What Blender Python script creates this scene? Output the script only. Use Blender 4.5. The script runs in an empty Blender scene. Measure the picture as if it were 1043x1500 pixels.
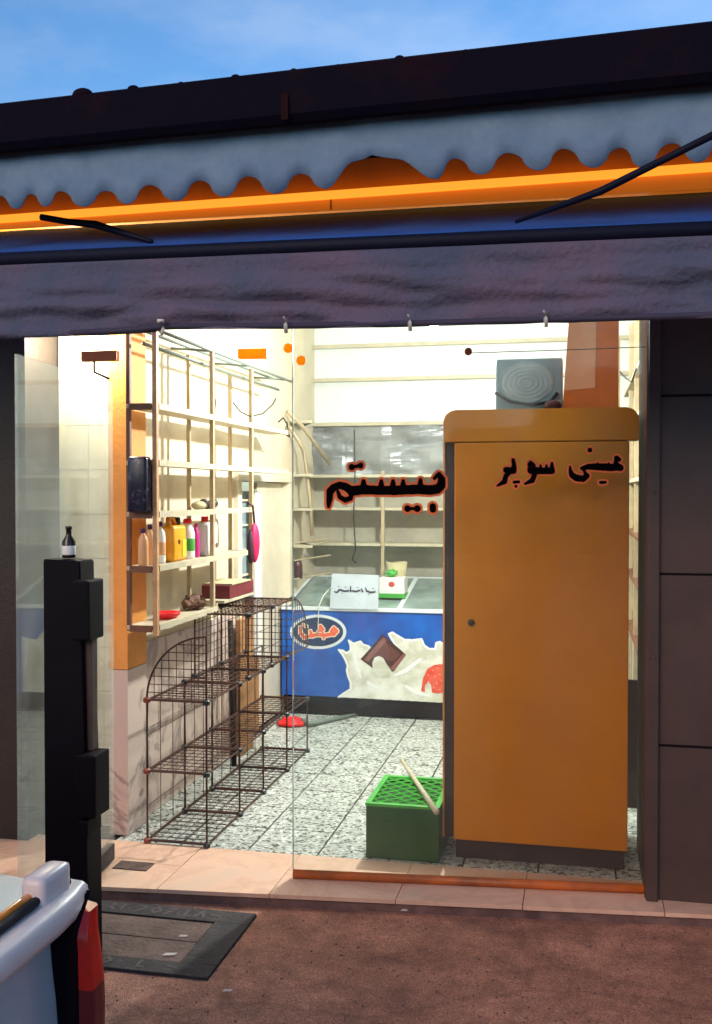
import bpy, bmesh, math, random
from math import sin, cos, pi, radians as R
from mathutils import Vector, Matrix
random.seed(7)
sc = bpy.context.scene
C = sc.collection

# ---------------------------------------------------------------- camera
TH, PT, EYE, F = math.atan(329/1500), math.atan(28/1500), 1.55, 1500.0
cam_d = bpy.data.cameras.new('camera'); cam = bpy.data.objects.new('camera', cam_d); C.objects.link(cam)
cam.location = (0, 0, EYE)
cam.rotation_euler = (pi/2 - PT, 0, TH)
cam_d.sensor_width = 36; cam_d.sensor_fit = 'AUTO'; cam_d.lens = 36.0
cam_d.clip_start = 0.05; cam_d.clip_end = 500
sc.camera = cam
# ---------------------------------------------------------------- world and sun
w = bpy.data.worlds.new('World'); sc.world = w; w.use_nodes = True
nt = w.node_tree; N = nt.nodes; L = nt.links; N.clear()
out = N.new('ShaderNodeOutputWorld'); bg = N.new('ShaderNodeBackground'); sky = N.new('ShaderNodeTexSky')
sky.sky_type = 'NISHITA'; sky.sun_disc = False
SUN_EL, SUN_ROT = R(9), R(200)
sky.sun_elevation = SUN_EL; sky.sun_rotation = SUN_ROT; sky.air_density = 1.0; sky.dust_density = 0.5; sky.ozone_density = 3.0
tc = N.new('ShaderNodeTexCoord'); mp = N.new('ShaderNodeMapping'); mp.inputs['Scale'].default_value = (1, 1, 2.6)
no = N.new('ShaderNodeTexNoise'); no.inputs['Scale'].default_value = 3.2; no.inputs['Detail'].default_value = 6; no.inputs['Roughness'].default_value = .6
rp = N.new('ShaderNodeValToRGB'); rp.color_ramp.elements[0].position = .38; rp.color_ramp.elements[1].position = .72
mx = N.new('ShaderNodeMix'); mx.data_type = 'RGBA'; mx.blend_type = 'MIX'
tint = N.new('ShaderNodeMix'); tint.data_type = 'RGBA'; tint.blend_type = 'MULTIPLY'; tint.inputs[0].default_value = 1
SKY_TINT = (0.80, 1.0, 1.18, 1)
tint.inputs[7].default_value = SKY_TINT
L.new(sky.outputs[0], tint.inputs[6])
hsv = N.new('ShaderNodeHueSaturation'); hsv.inputs['Saturation'].default_value = .5; hsv.inputs['Value'].default_value = 1.12
L.new(tint.outputs[2], hsv.inputs['Color'])
L.new(tc.outputs['Generated'], mp.inputs[0]); L.new(mp.outputs[0], no.inputs[0]); L.new(no.outputs[0], rp.inputs[0])
mul = N.new('ShaderNodeMath'); mul.operation = 'MULTIPLY'; mul.inputs[1].default_value = .6
L.new(rp.outputs[0], mul.inputs[0]); L.new(mul.outputs[0], mx.inputs[0])
L.new(tint.outputs[2], mx.inputs[6]); L.new(hsv.outputs[0], mx.inputs[7])
L.new(mx.outputs[2], bg.inputs[0]); bg.inputs[1].default_value = 0.15
L.new(bg.outputs[0], out.inputs[0])
sd = bpy.data.lights.new('sun', 'SUN'); sd.energy = 1.0; sd.angle = R(30); sd.color = (1, .62, .34)
sun = bpy.data.objects.new('sun', sd); C.objects.link(sun)
sun.rotation_euler = (R(62), 0, R(-20)); 
sc.view_settings.view_transform = 'Standard'; sc.view_settings.look = 'None'
sc.view_settings.gamma = 1; sc.view_settings.exposure = 0.7; sc.view_settings.use_curve_mapping = False
sc.cycles.use_denoising = True
sc.cycles.max_bounces = 8; sc.cycles.transparent_max_bounces = 24
sc.cycles.sample_clamp_indirect = 6

# ---------------------------------------------------------------- measuring helpers: a sight line met with a plane of the place
def ray(px, py):
    d = Vector(((px-521.5)/F, -(py-750)/F, -1))
    return (Matrix.Rotation(TH, 3, 'Z') @ Matrix.Rotation(pi/2-PT, 3, 'X')) @ d
def PX(px, py, X): d = ray(px, py); t = X/d.x; return Vector((X, d.y*t, EYE+d.z*t))
def PY(px, py, Y): d = ray(px, py); t = Y/d.y; return Vector((d.x*t, Y, EYE+d.z*t))
def PZ(px, py, Z): d = ray(px, py); t = (Z-EYE)/d.z; return Vector((d.x*t, d.y*t, Z))
def line_z(a, b):
    return lambda x: a.z + (b.z-a.z)*(x-a.x)/(b.x-a.x)

# ---------------------------------------------------------------- materials
MATS = {}
def mat(name, col, rough=.6, metal=0, var=0.0, scale=8, bump=0, bscale=60, col2=None, spec=.5, emit=None, estr=0, coat=0, detail=5, lo=.35, hi=.65, sheen=0):
    m = bpy.data.materials.new(name); m.use_nodes = True; MATS[name] = m
    n = m.node_tree.nodes; l = m.node_tree.links; p = n['Principled BSDF']
    p.inputs['Roughness'].default_value = rough; p.inputs['Metallic'].default_value = metal
    p.inputs['Specular IOR Level'].default_value = spec; p.inputs['Coat Weight'].default_value = coat
    c = (*col, 1); p.inputs['Base Color'].default_value = c
    if var or col2:
        t = n.new('ShaderNodeTexCoord'); nz = n.new('ShaderNodeTexNoise'); nz.inputs['Scale'].default_value = scale; nz.inputs['Detail'].default_value = detail
        nz.inputs['Roughness'].default_value = .65
        l.new(t.outputs['Object'], nz.inputs['Vector'])
        r = n.new('ShaderNodeValToRGB'); r.color_ramp.elements[0].position = lo; r.color_ramp.elements[1].position = hi
        c2 = col2 or tuple(min(1, v*(1+var)) for v in col)
        c1 = col if col2 else tuple(v*(1-var) for v in col)
        r.color_ramp.elements[0].color = (*c1, 1); r.color_ramp.elements[1].color = (*c2, 1)
        l.new(nz.outputs[0], r.inputs[0]); l.new(r.outputs[0], p.inputs['Base Color'])
    if bump:
        t = n.new('ShaderNodeTexCoord'); nz = n.new('ShaderNodeTexNoise'); nz.inputs['Scale'].default_value = bscale; nz.inputs['Detail'].default_value = 4
        b = n.new('ShaderNodeBump'); b.inputs['Strength'].default_value = bump; b.inputs['Distance'].default_value = .01
        l.new(t.outputs['Object'], nz.inputs['Vector']); l.new(nz.outputs[0], b.inputs['Height']); l.new(b.outputs[0], p.inputs['Normal'])
    if emit:
        p.inputs['Emission Color'].default_value = (*emit, 1); p.inputs['Emission Strength'].default_value = estr
    return m
def speckle(name, base, dark, light, scale, rough=.45, bump=0, patch=None, thr=(.30, .36)):
    """stone with chips: voronoi cells of three tones"""
    m = mat(name, base, rough); n = m.node_tree.nodes; l = m.node_tree.links; p = n['Principled BSDF']
    t = n.new('ShaderNodeTexCoord'); v = n.new('ShaderNodeTexVoronoi'); v.inputs['Scale'].default_value = scale
    oi = n.new('ShaderNodeObjectInfo'); sc3 = n.new('ShaderNodeVectorMath'); sc3.operation = 'SCALE'; sc3.inputs['Scale'].default_value = 13.7
    l.new(oi.outputs['Location'], sc3.inputs[0]); ad = n.new('ShaderNodeVectorMath'); ad.operation = 'ADD'
    l.new(t.outputs['Object'], ad.inputs[0]); l.new(sc3.outputs[0], ad.inputs[1]); l.new(ad.outputs[0], v.inputs['Vector'])
    sp = n.new('ShaderNodeSeparateColor'); l.new(v.outputs['Color'], sp.inputs[0])
    r = n.new('ShaderNodeValToRGB'); e = r.color_ramp.elements; r.color_ramp.interpolation = 'LINEAR'
    e[0].position = thr[0]; e[0].color = (*dark, 1); e[1].position = thr[1]; e[1].color = (*base, 1)
    x = e.new(.75); x.color = (*base, 1); x = e.new(.86); x.color = (*light, 1)
    l.new(sp.outputs[0], r.inputs[0]); last = r.outputs[0]
    nz = n.new('ShaderNodeTexNoise'); nz.inputs['Scale'].default_value = 2.2; nz.inputs['Detail'].default_value = 8; nz.inputs['Roughness'].default_value = .7
    l.new(t.outputs['Object'], nz.inputs['Vector'])
    r2 = n.new('ShaderNodeValToRGB'); r2.color_ramp.elements[0].position = .3; r2.color_ramp.elements[1].position = .7
    k = patch or .72
    r2.color_ramp.elements[0].color = (k, k, k, 1); r2.color_ramp.elements[1].color = (1.1, 1.1, 1.1, 1)
    l.new(nz.outputs[0], r2.inputs[0])
    mm = n.new('ShaderNodeMix'); mm.data_type = 'RGBA'; mm.blend_type = 'MULTIPLY'; mm.inputs[0].default_value = 1
    l.new(last, mm.inputs[6]); l.new(r2.outputs[0], mm.inputs[7]); l.new(mm.outputs[2], p.inputs['Base Color'])
    if bump:
        b = n.new('ShaderNodeBump'); b.inputs['Strength'].default_value = bump; b.inputs['Distance'].default_value = .006
        n3 = n.new('ShaderNodeTexNoise'); n3.inputs['Scale'].default_value = scale*.8; n3.inputs['Detail'].default_value = 5
        l.new(t.outputs['Object'], n3.inputs['Vector']); l.new(n3.outputs[0], b.inputs['Height']); l.new(b.outputs[0], p.inputs['Normal'])
    return m
def veined(name, base, vein, scale=1.6, rough=.25, width=.03, tint2=None):
    m = mat(name, base, rough); n = m.node_tree.nodes; l = m.node_tree.links; p = n['Principled BSDF']
    t = n.new('ShaderNodeTexCoord'); oi = n.new('ShaderNodeObjectInfo')
    ad = n.new('ShaderNodeVectorMath'); ad.operation = 'ADD'
    l.new(t.outputs['Object'], ad.inputs[0]); k3 = n.new('ShaderNodeMath'); k3.operation = 'MULTIPLY'; k3.inputs[1].default_value = 20; l.new(oi.outputs['Random'], k3.inputs[0]); l.new(k3.outputs[0], ad.inputs[1])
    nz = n.new('ShaderNodeTexNoise'); nz.inputs['Scale'].default_value = scale; nz.inputs['Detail'].default_value = 9; nz.inputs['Roughness'].default_value = .62; nz.inputs['Distortion'].default_value = .9
    l.new(ad.outputs[0], nz.inputs['Vector'])
    r = n.new('ShaderNodeValToRGB'); e = r.color_ramp.elements
    e[0].position = .5-width; e[0].color = (*base, 1); e[1].position = .5; e[1].color = (*vein, 1)
    x = e.new(.5+width); x.color = (*base, 1)
    x = e.new(.66); x.color = (*(tint2 or base), 1)
    l.new(nz.outputs[0], r.inputs[0]); l.new(r.outputs[0], p.inputs['Base Color'])
    return m
def glassy(name, col, refl=.10, rough=.0, tintw=1.0):
    m = bpy.data.materials.new(name); m.use_nodes = True; n = m.node_tree.nodes; l = m.node_tree.links; n.clear(); MATS[name] = m
    o = n.new('ShaderNodeOutputMaterial'); t = n.new('ShaderNodeBsdfTransparent'); t.inputs[0].default_value = (*col, 1)
    g = n.new('ShaderNodeBsdfGlossy'); g.inputs['Roughness'].default_value = rough
    x = n.new('ShaderNodeMixShader'); f = n.new('ShaderNodeFresnel'); f.inputs[0].default_value = 1.5
    k = n.new('ShaderNodeMath'); k.operation = 'MULTIPLY'; k.inputs[1].default_value = refl/.04
    l.new(f.outputs[0], k.inputs[0]); k.use_clamp = True
    l.new(k.outputs[0], x.inputs[0]); l.new(t.outputs[0], x.inputs[1]); l.new(g.outputs[0], x.inputs[2]); l.new(x.outputs[0], o.inputs[0])
    return m
def film(name, col, opacity, refl=.04):
    """dusty glass: a little of a diffuse film over a clear pane, plus painted glare haze"""
    m = glassy(name, (.97, .99, .98), refl); n = m.node_tree.nodes; l = m.node_tree.links
    o = [q for q in n if q.type == 'OUTPUT_MATERIAL'][0]; src = o.inputs[0].links[0].from_socket
    d = n.new('ShaderNodeBsdfDiffuse'); d.inputs[0].default_value = (*col, 1); x = n.new('ShaderNodeMixShader')
    tcn = n.new('ShaderNodeTexCoord'); nz = n.new('ShaderNodeTexNoise'); nz.inputs['Scale'].default_value = 3; nz.inputs['Detail'].default_value = 6
    l.new(tcn.outputs['Object'], nz.inputs['Vector']); k = n.new('ShaderNodeMath'); k.operation = 'MULTIPLY'; k.inputs[1].default_value = opacity*2
    tr = n.new('ShaderNodeBsdfTranslucent'); tr.inputs[0].default_value = (.85, .95, .95, 1); dx = n.new('ShaderNodeMixShader'); dx.inputs[0].default_value = .6  # translucent share put in as the bulb's glare haze on the pane
    l.new(d.outputs[0], dx.inputs[1]); l.new(tr.outputs[0], dx.inputs[2])
    mpn = n.new('ShaderNodeMapping'); mpn.inputs['Scale'].default_value = (1.6, 1.6, .5); l.new(tcn.outputs['Object'], mpn.inputs[0]); l.new(mpn.outputs[0], nz.inputs['Vector'])
    rr = n.new('ShaderNodeValToRGB'); rr.color_ramp.elements[0].position = .35; rr.color_ramp.elements[0].color = (.25, .25, .25, 1); rr.color_ramp.elements[1].position = .7
    l.new(nz.outputs[0], rr.inputs[0])
    l.new(rr.outputs[0], k.inputs[0]); l.new(k.outputs[0], x.inputs[0]); l.new(src, x.inputs[1]); l.new(dx.outputs[0], x.inputs[2]); l.new(x.outputs[0], o.inputs[0])
    return m

M = {}
M['asphalt'] = speckle('asphalt', (.58, .26, .17), (.40, .17, .11), (.72, .40, .27), 330, .85, .9, .55)
def cracks(m, sc_=1.3, dark=.45):
    n = m.node_tree.nodes; l = m.node_tree.links; p = n['Principled BSDF']; src = p.inputs['Base Color'].links[0].from_socket
    t = n.new('ShaderNodeTexCoord'); nz = n.new('ShaderNodeTexNoise'); nz.inputs['Scale'].default_value = 5; nz.inputs['Detail'].default_value = 6
    l.new(t.outputs['Object'], nz.inputs['Vector']); mm = n.new('ShaderNodeMix'); mm.data_type = 'VECTOR'; mm.inputs[0].default_value = .12
    l.new(t.outputs['Object'], mm.inputs[4]); l.new(nz.outputs['Color'], mm.inputs[5])
    v = n.new('ShaderNodeTexVoronoi'); v.feature = 'DISTANCE_TO_EDGE'; v.inputs['Scale'].default_value = sc_; l.new(mm.outputs[1], v.inputs['Vector'])
    r = n.new('ShaderNodeValToRGB'); r.color_ramp.elements[0].position = .002; r.color_ramp.elements[0].color = (dark, dark, dark, 1); r.color_ramp.elements[1].position = .008
    l.new(v.outputs['Distance'], r.inputs[0]); x = n.new('ShaderNodeMix'); x.data_type = 'RGBA'; x.blend_type = 'MULTIPLY'; x.inputs[0].default_value = 1
    n2 = n.new('ShaderNodeTexNoise'); n2.inputs['Scale'].default_value = 7; n2.inputs['Detail'].default_value = 8; n2.inputs['Roughness'].default_value = .75; l.new(t.outputs['Object'], n2.inputs['Vector'])
    r2 = n.new('ShaderNodeValToRGB'); r2.color_ramp.elements[0].position = .36; r2.color_ramp.elements[0].color = (.62, .6, .6, 1); r2.color_ramp.elements[1].position = .62; r2.color_ramp.elements[1].color = (1.15, 1.12, 1.08, 1)
    l.new(n2.outputs[0], r2.inputs[0]); x2 = n.new('ShaderNodeMix'); x2.data_type = 'RGBA'; x2.blend_type = 'MULTIPLY'; x2.inputs[0].default_value = 1
    l.new(src, x.inputs[6]); l.new(r.outputs[0], x.inputs[7]); l.new(x.outputs[2], x2.inputs[6]); l.new(r2.outputs[0], x2.inputs[7]); l.new(x2.outputs[2], p.inputs['Base Color'])
cracks(M['asphalt'], .6, .8)
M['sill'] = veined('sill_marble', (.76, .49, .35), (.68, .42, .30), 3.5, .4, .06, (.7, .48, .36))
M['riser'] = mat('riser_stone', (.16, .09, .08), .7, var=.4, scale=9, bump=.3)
M['terrazzo'] = speckle('terrazzo', (.50, .53, .48), (.07, .07, .06), (.76, .79, .74), 85, .5, .15, .72, (.14, .28))
M['grout'] = mat('grout', (.05, .05, .045), .9)
M['marble_wall'] = veined('dado_marble', (.64, .5, .43), (.3, .22, .2), 2.4, .3, .05, (.5, .38, .34))
M['plaster'] = mat('cream_plaster', (.66, .57, .42), .75, var=.10, scale=2.5, bump=.1, bscale=25)
M['plaster_white'] = mat('white_plaster', (.78, .85, .84), .7, var=.05, scale=2.5, bump=.08, bscale=20)
M['greyboard'] = mat('grey_board', (.44, .41, .32), .6, var=.18, scale=3, bump=.1)
M['foil'] = mat('grey_plastic_sheet', (.24, .25, .26), .25, var=.3, scale=2.6, bump=1.0, bscale=5, spec=.8)
M['orange_wall'] = mat('orange_paint_wall', (.75, .3, .06), .6, var=.12, scale=5, bump=.15)
M['tile'] = mat('cream_glazed_tile', (.58, .58, .45), .25, var=.06, scale=4)
M['cream_metal'] = mat('cream_painted_steel', (.46, .36, .22), .4, var=.12, scale=14)
M['tan_metal'] = mat('tan_painted_steel', (.6, .33, .16), .45, var=.2, scale=14)
M['brown_metal'] = mat('brown_painted_steel', (.16, .06, .03), .5, var=.2, scale=14)
M['shelf'] = mat('cream_shelf_board', (.52, .46, .33), .5, var=.1, scale=9)
M['black_wire'] = mat('rusty_black_wire', (.035, .018, .014), .45, metal=.2, col2=(.09, .03, .018), scale=7)
M['joint'] = mat('black_plastic_joint', (.03, .035, .04), .35)
M['joint_lit_red'] = mat('red_lit_joint', (.22, .05, .025), .45)  # reddish light on the nearest joints, put into their colour
M['cab_orange'] = mat('orange_enamel', (.52, .160, .0005), .38, col2=(.74, .255, .0008), scale=1.6, bump=.06, bscale=4, spec=.4, detail=9, lo=.25, hi=.75)
M['cab_dark'] = mat('dark_cabinet_side', (.03, .02, .022), .5, var=.2)
M['orange_pale'] = mat('salmon_reflection', (.95, .42, .22), .45, var=.08)
M['orange_box'] = mat('burnt_orange_paint', (.8, .17, .008), .45, var=.1)
M['text_black'] = mat('black_vinyl', (.004, .002, .003), .9, spec=.05)
M['text_red'] = mat('orange_red_vinyl', (1, .20, .06), .7)
M['fr_blue'] = mat('freezer_blue_print', (.005, .06, .34), .3, col2=(.008, .14, .58), scale=3.5, coat=.2)
M['fr_milk'] = mat('freezer_milk_print', (.62, .60, .48), .4, col2=(.88, .88, .80), scale=7, detail=3, lo=.38, hi=.6)
M['fr_choc'] = mat('freezer_chocolate_print', (.06, .018, .014), .35)
M['fr_choc_hi'] = mat('freezer_chocolate_light_print', (.14, .045, .035), .35)
M['fr_choc_rim'] = mat('freezer_chocolate_rim_print', (.26, .10, .08), .35)
M['fr_rim'] = mat('freezer_white_print', (.9, .92, .9), .4)
M['fr_red'] = mat('freezer_strawberry_print', (.75, .04, .02), .4, col2=(.8, .14, .07), scale=24)
M['fr_white'] = mat('freezer_white_trim', (.72, .78, .8), .4)
M['fr_navy'] = mat('freezer_navy_print', (.008, .03, .1), .4)
M['fr_logo'] = mat('freezer_logo_orange', (.85, .13, .05), .4)
M['fr_cream'] = mat('freezer_logo_outline', (.85, .7, .55), .4)
M['black'] = mat('black_paint', (.003, .002, .005), .6, var=.3, scale=6, spec=.12)
M['black_matte'] = mat('dark_rubber', (.015, .014, .016), .8)
M['fr_glass'] = mat('freezer_lid_glass', (.24, .31, .29), .12, var=.3, scale=5, spec=.7)
M['crate'] = mat('green_crate_lit', (.05, .42, .035), .4, var=.15, scale=5)  # lit copy of the crate green, brightness of the top painted in
M['crate_shaded'] = mat('green_crate_shaded', (.012, .085, .02), .4, var=.15, scale=5)  # darker copy of the crate green, shade painted into walls and inner panel
M['wood_stick'] = mat('pale_wood', (.55, .48, .33), .6, var=.15, scale=20)
M['wood_brown'] = mat('brown_wood', (.33, .16, .06), .6, var=.3, scale=9)
M['canopy'] = mat('dark_canopy', (.004, .003, .010), .9, spec=.1, col2=(.016, .004, .008), scale=5, bump=.5, bscale=14, lo=.5, hi=.8)
M['valance'] = mat('grey_blue_canvas', (.125, .21, .32), .9, col2=(.18, .27, .38), scale=16, bump=.15, bscale=160, detail=10, lo=.3, hi=.7)
M['awn_blue'] = mat('royal_blue_canvas', (.004, .085, .36), .8, var=.2, scale=4, bump=.2, bscale=9)
M['awn_grey'] = mat('dusty_purple_canvas', (.060, .078, .138), .85, col2=(.19, .105, .15), scale=2.8, bump=.7, bscale=60, lo=.35, hi=.9, detail=9)
M['awn_bar'] = mat('navy_black_bar', (.004, .006, .02), .6, spec=.15)
M['strip_board'] = mat('orange_fascia_paint', (.8, .30, .05), .55, var=.12, scale=7)
M['strip_light'] = mat('orange_light_strip', (.8, .35, .05), .5, emit=(1.0, .36, .03), estr=.72)
M['fascia_glow'] = mat('orange_fascia_glow', (.8, .3, .04), .5, emit=(1.0, .24, .02), estr=.17)  # board under the strip, its lit look put in as emission
M['brass'] = mat('orange_brass_fitting', (1, .5, .04), .3)
def translucent(m, col, k):
    n = m.node_tree.nodes; l = m.node_tree.links; o = [q for q in n if q.type == 'OUTPUT_MATERIAL'][0]; p = n['Principled BSDF']
    t = n.new('ShaderNodeBsdfTranslucent'); t.inputs[0].default_value = (*col, 1); x = n.new('ShaderNodeMixShader'); x.inputs[0].default_value = k
    l.new(p.outputs[0], x.inputs[1]); l.new(t.outputs[0], x.inputs[2]); l.new(x.outputs[0], o.inputs[0]); return m
translucent(M['brass'], (1, .5, .05), .8)
M['brass_red'] = mat('red_brown_fitting', (.55, .14, .03), .4)
M['orange_rail'] = mat('orange_threshold_rail', (.6, .14, .02), .45, col2=(.25, .07, .02), scale=5)
M['car'] = mat('pale_blue_car_paint', (.40, .47, .53), .28, var=.06, scale=3, coat=.6)
M['car_white'] = mat('white_car_plastic', (.74, .66, .66), .35, var=.06, scale=8)
M['car_red'] = mat('red_lamp_lens', (.75, .012, .006), .3, coat=.15, var=.25, scale=9)
M['car_red_dark'] = mat('dark_red_lamp_lens', (.16, .008, .015), .3, coat=.15)
M['car_amber'] = mat('amber_reflector', (.8, .25, .03), .2, coat=1)
M['car_glass'] = mat('car_window_tint', (.015, .02, .025), .06, spec=.8)
M['tyre'] = mat('tyre_rubber', (.02, .02, .02), .9)
M['rim'] = mat('steel_rim', (.4, .4, .42), .4, metal=.8)
M['iron'] = mat('cast_iron', (.055, .038, .036), .75, col2=(.10, .07, .06), scale=12, bump=.6, bscale=45)
M['iron_lid'] = mat('worn_iron_lid', (.12, .075, .062), .8, var=.3, scale=8, bump=.8, bscale=60)
M['iron_frame'] = mat('blackened_iron', (.03, .024, .026), .75, var=.3, scale=12, bump=.6, bscale=45)
M['letter_worn'] = mat('worn_raised_letter', (.085, .065, .065), .7)
M['litter'] = mat('pale_litter', (.7, .58, .5), .7)
M['dark_facade'] = mat('dark_brown_paint', (.022, .014, .012), .6, var=.3, scale=3, bump=.2)
M['jamb'] = mat('brown_black_jamb', (.06, .035, .03), .55, var=.2, scale=3)
M['paper'] = mat('grey_paper', (.48, .53, .58), .8, var=.05, scale=6)
M['ink'] = mat('ink', (.03, .03, .04), .7)
M['white_plastic'] = mat('white_plastic', (.8, .8, .76), .4)
M['grey_plastic'] = mat('grey_plastic', (.42, .4, .36), .5)
M['red_plastic'] = mat('red_plastic', (.8, .015, .02), .4)
M['crimson'] = mat('crimson_cloth', (.6, .01, .09), .6)
M['dark_cloth'] = mat('dark_plum_cloth', (.04, .012, .03), .7)
M['purple'] = mat('violet_plastic', (.12, .03, .18), .3, col2=(.03, .03, .08), scale=14)
M['navy_bag'] = mat('dark_navy_wrap', (.015, .012, .035), .25, col2=(.2, .2, .28), scale=26, lo=.55, hi=.75)
M['peach'] = mat('peach_bottle', (.75, .42, .2), .35)
M['cap_purple'] = mat('purple_cap', (.07, .015, .12), .4)
M['yellow'] = mat('yellow_orange_jug', (.85, .36, .01), .4, var=.08, scale=9)
M['yellow_lab'] = mat('yellow_label', (.85, .62, .06), .4)
M['green'] = mat('leaf_green_plastic', (.06, .35, .05), .4)
M['magenta'] = mat('magenta_plastic', (.65, .02, .25), .35)
M['card'] = mat('brown_card', (.16, .08, .05), .8, var=.4, scale=20)
M['beige_cloth'] = mat('beige_cloth', (.48, .42, .24), .8, var=.15, scale=12)
M['maroon'] = mat('maroon_plastic', (.07, .008, .012), .35)
M['maroon_box'] = mat('maroon_card_box', (.16, .018, .025), .6, var=.2, scale=20)
M['blue_grey'] = mat('blue_grey_plastic', (.26, .40, .48), .35, var=.12, scale=6)
M['blue_grey_lt'] = mat('pale_blue_grey_plastic', (.42, .56, .62), .4, var=.12, scale=12)
M['cable'] = mat('black_cable', (.012, .012, .014), .5)
M['cable_white'] = mat('white_cable', (.75, .75, .65), .5)
M['door_paint'] = mat('cream_door_paint', (.7, .64, .5), .45, var=.06)
M['curtain'] = mat('blue_grey_curtain', (.25, .33, .36), .7, var=.3, scale=9)
M['dark_bottle'] = mat('dark_bottle_glass', (.02, .015, .01), .1)
M['bulb'] = mat('lit_bulb', (1, 1, 1), .5, emit=(.95, 1, .97), estr=40)
M['lamp_white'] = mat('lit_globe', (1, 1, 1), .5, emit=(1, .95, .82), estr=6)
M['glass'] = film('shop_glass', (.7, .8, .8), .018)
M['glass_leaf'] = film('door_leaf_glass', (.8, .84, .62), .12, .008)
M['mop_grey'] = mat('grey_green_handle', (.16, .2, .17), .5)
M['flesh_card'] = mat('clip_white', (.75, .75, .7), .5)

# ---------------------------------------------------------------- building helpers
def bxm(bm, x0, x1, y0, y1, z0, z1, bev=0):
    c = [(x0,y0,z0),(x1,y0,z0),(x1,y1,z0),(x0,y1,z0),(x0,y0,z1),(x1,y0,z1),(x1,y1,z1),(x0,y1,z1)]
    v = [bm.verts.new(p) for p in c]
    fs = [bm.faces.new([v[i] for i in f]) for f in ((0,3,2,1),(4,5,6,7),(0,1,5,4),(1,2,6,5),(2,3,7,6),(3,0,4,7))]
    if bev:
        es = set(e for f in fs for e in f.edges)
        bmesh.ops.bevel(bm, geom=list(es), offset=bev, segments=2, affect='EDGES', profile=.6)
    return v
def tube(bm, pts, r, seg=6, closed=False):
    pts = [Vector(p) for p in pts]; n = len(pts)
    rad = r if isinstance(r, (list, tuple)) else [r]*n
    rings = []
    for i, p in enumerate(pts):
        a = pts[max(i-1, 0)]; b = pts[min(i+1, n-1)]
        if closed: a = pts[i-1]; b = pts[(i+1) % n]
        t = (b-a).normalized()
        u = t.cross(Vector((0, 0, 1)))
        if u.length < .05: u = t.cross(Vector((0, 1, 0)))
        u.normalize(); v2 = t.cross(u)
        rings.append([bm.verts.new(p + (u*cos(2*pi*k/seg)+v2*sin(2*pi*k/seg))*rad[i]) for k in range(seg)])
    m = n if closed else n-1
    for i in range(m):
        a, b = rings[i], rings[(i+1) % n]
        for k in range(seg): bm.faces.new((a[k], a[(k+1)%seg], b[(k+1)%seg], b[k]))
    if not closed: bm.faces.new(rings[0][::-1]); bm.faces.new(rings[-1])
def lathe(bm, prof, c=(0,0,0), seg=20, sy=1):
    c = Vector(c); rings = []
    for r, z in prof:
        rings.append([bm.verts.new(c+Vector((r*cos(2*pi*k/seg), r*sy*sin(2*pi*k/seg), z))) for k in range(seg)])
    for a, b in zip(rings, rings[1:]):
        for k in range(seg): bm.faces.new((a[k], a[(k+1)%seg], b[(k+1)%seg], b[k]))
    bm.faces.new(rings[0][::-1]); bm.faces.new(rings[-1])
def ball(bm, c, r, sc_=(1,1,1), seg=14):
    m = Matrix.Translation(c) @ Matrix.Diagonal((*sc_, 1))
    bmesh.ops.create_uvsphere(bm, u_segments=seg, v_segments=seg//2+2, radius=r, matrix=m)
def slab(bm, pts, th):
    """polygon in 3D given thickness along vector th"""
    th = Vector(th)
    a = [bm.verts.new(Vector(p)) for p in pts]; b = [bm.verts.new(Vector(p)+th) for p in pts]
    bm.faces.new(a); bm.faces.new(b[::-1]); n = len(a)
    for i in range(n): bm.faces.new((a[i], b[i], b[(i+1)%n], a[(i+1)%n]))
def obj(name, bm, m, parent=None, smooth=False, kind=None, label=None):
    me = bpy.data.meshes.new(name)
    bmesh.ops.recalc_face_normals(bm, faces=bm.faces)
    bm.to_mesh(me); bm.free(); me.materials.append(m)
    if smooth:
        for p in me.polygons: p.use_smooth = True
    o = bpy.data.objects.new(name, me); C.objects.link(o)
    if parent:
        o.parent = parent
        if parent.type == 'EMPTY' or True:
            # meshes are written in world coordinates: undo the parent chain
            q = parent; mw = Matrix.Identity(4); chain = []
            while q: chain.append(q.matrix_basis.copy()); q = q.parent
            for mb in reversed(chain): mw = mw @ mb
            o.matrix_basis = mw.inverted()
    if kind: o['kind'] = kind
    if label: o['label'] = label
    return o
def tag(o, label, cat, group=None):
    o['label'] = label; o['category'] = cat
    if group: o['group'] = group
    return o
def thing(name, label, cat, loc=(0,0,0), group=None):
    o = bpy.data.objects.new(name, None); C.objects.link(o); o.location = loc; o.empty_display_size = .1
    return tag(o, label, cat, group)
def NB(): return bmesh.new()
def box(name, m, parent, x0, x1, y0, y1, z0, z1, bev=0, **k):
    b = NB(); bxm(b, min(x0,x1), max(x0,x1), min(y0,y1), max(y0,y1), min(z0,z1), max(z0,z1), bev); return obj(name, b, m, parent, **k)
def clone_children(src, dst):
    for ch in list(src.children):
        c = ch.copy(); C.objects.link(c); c.parent = dst; clone_children(ch, c)

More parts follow.
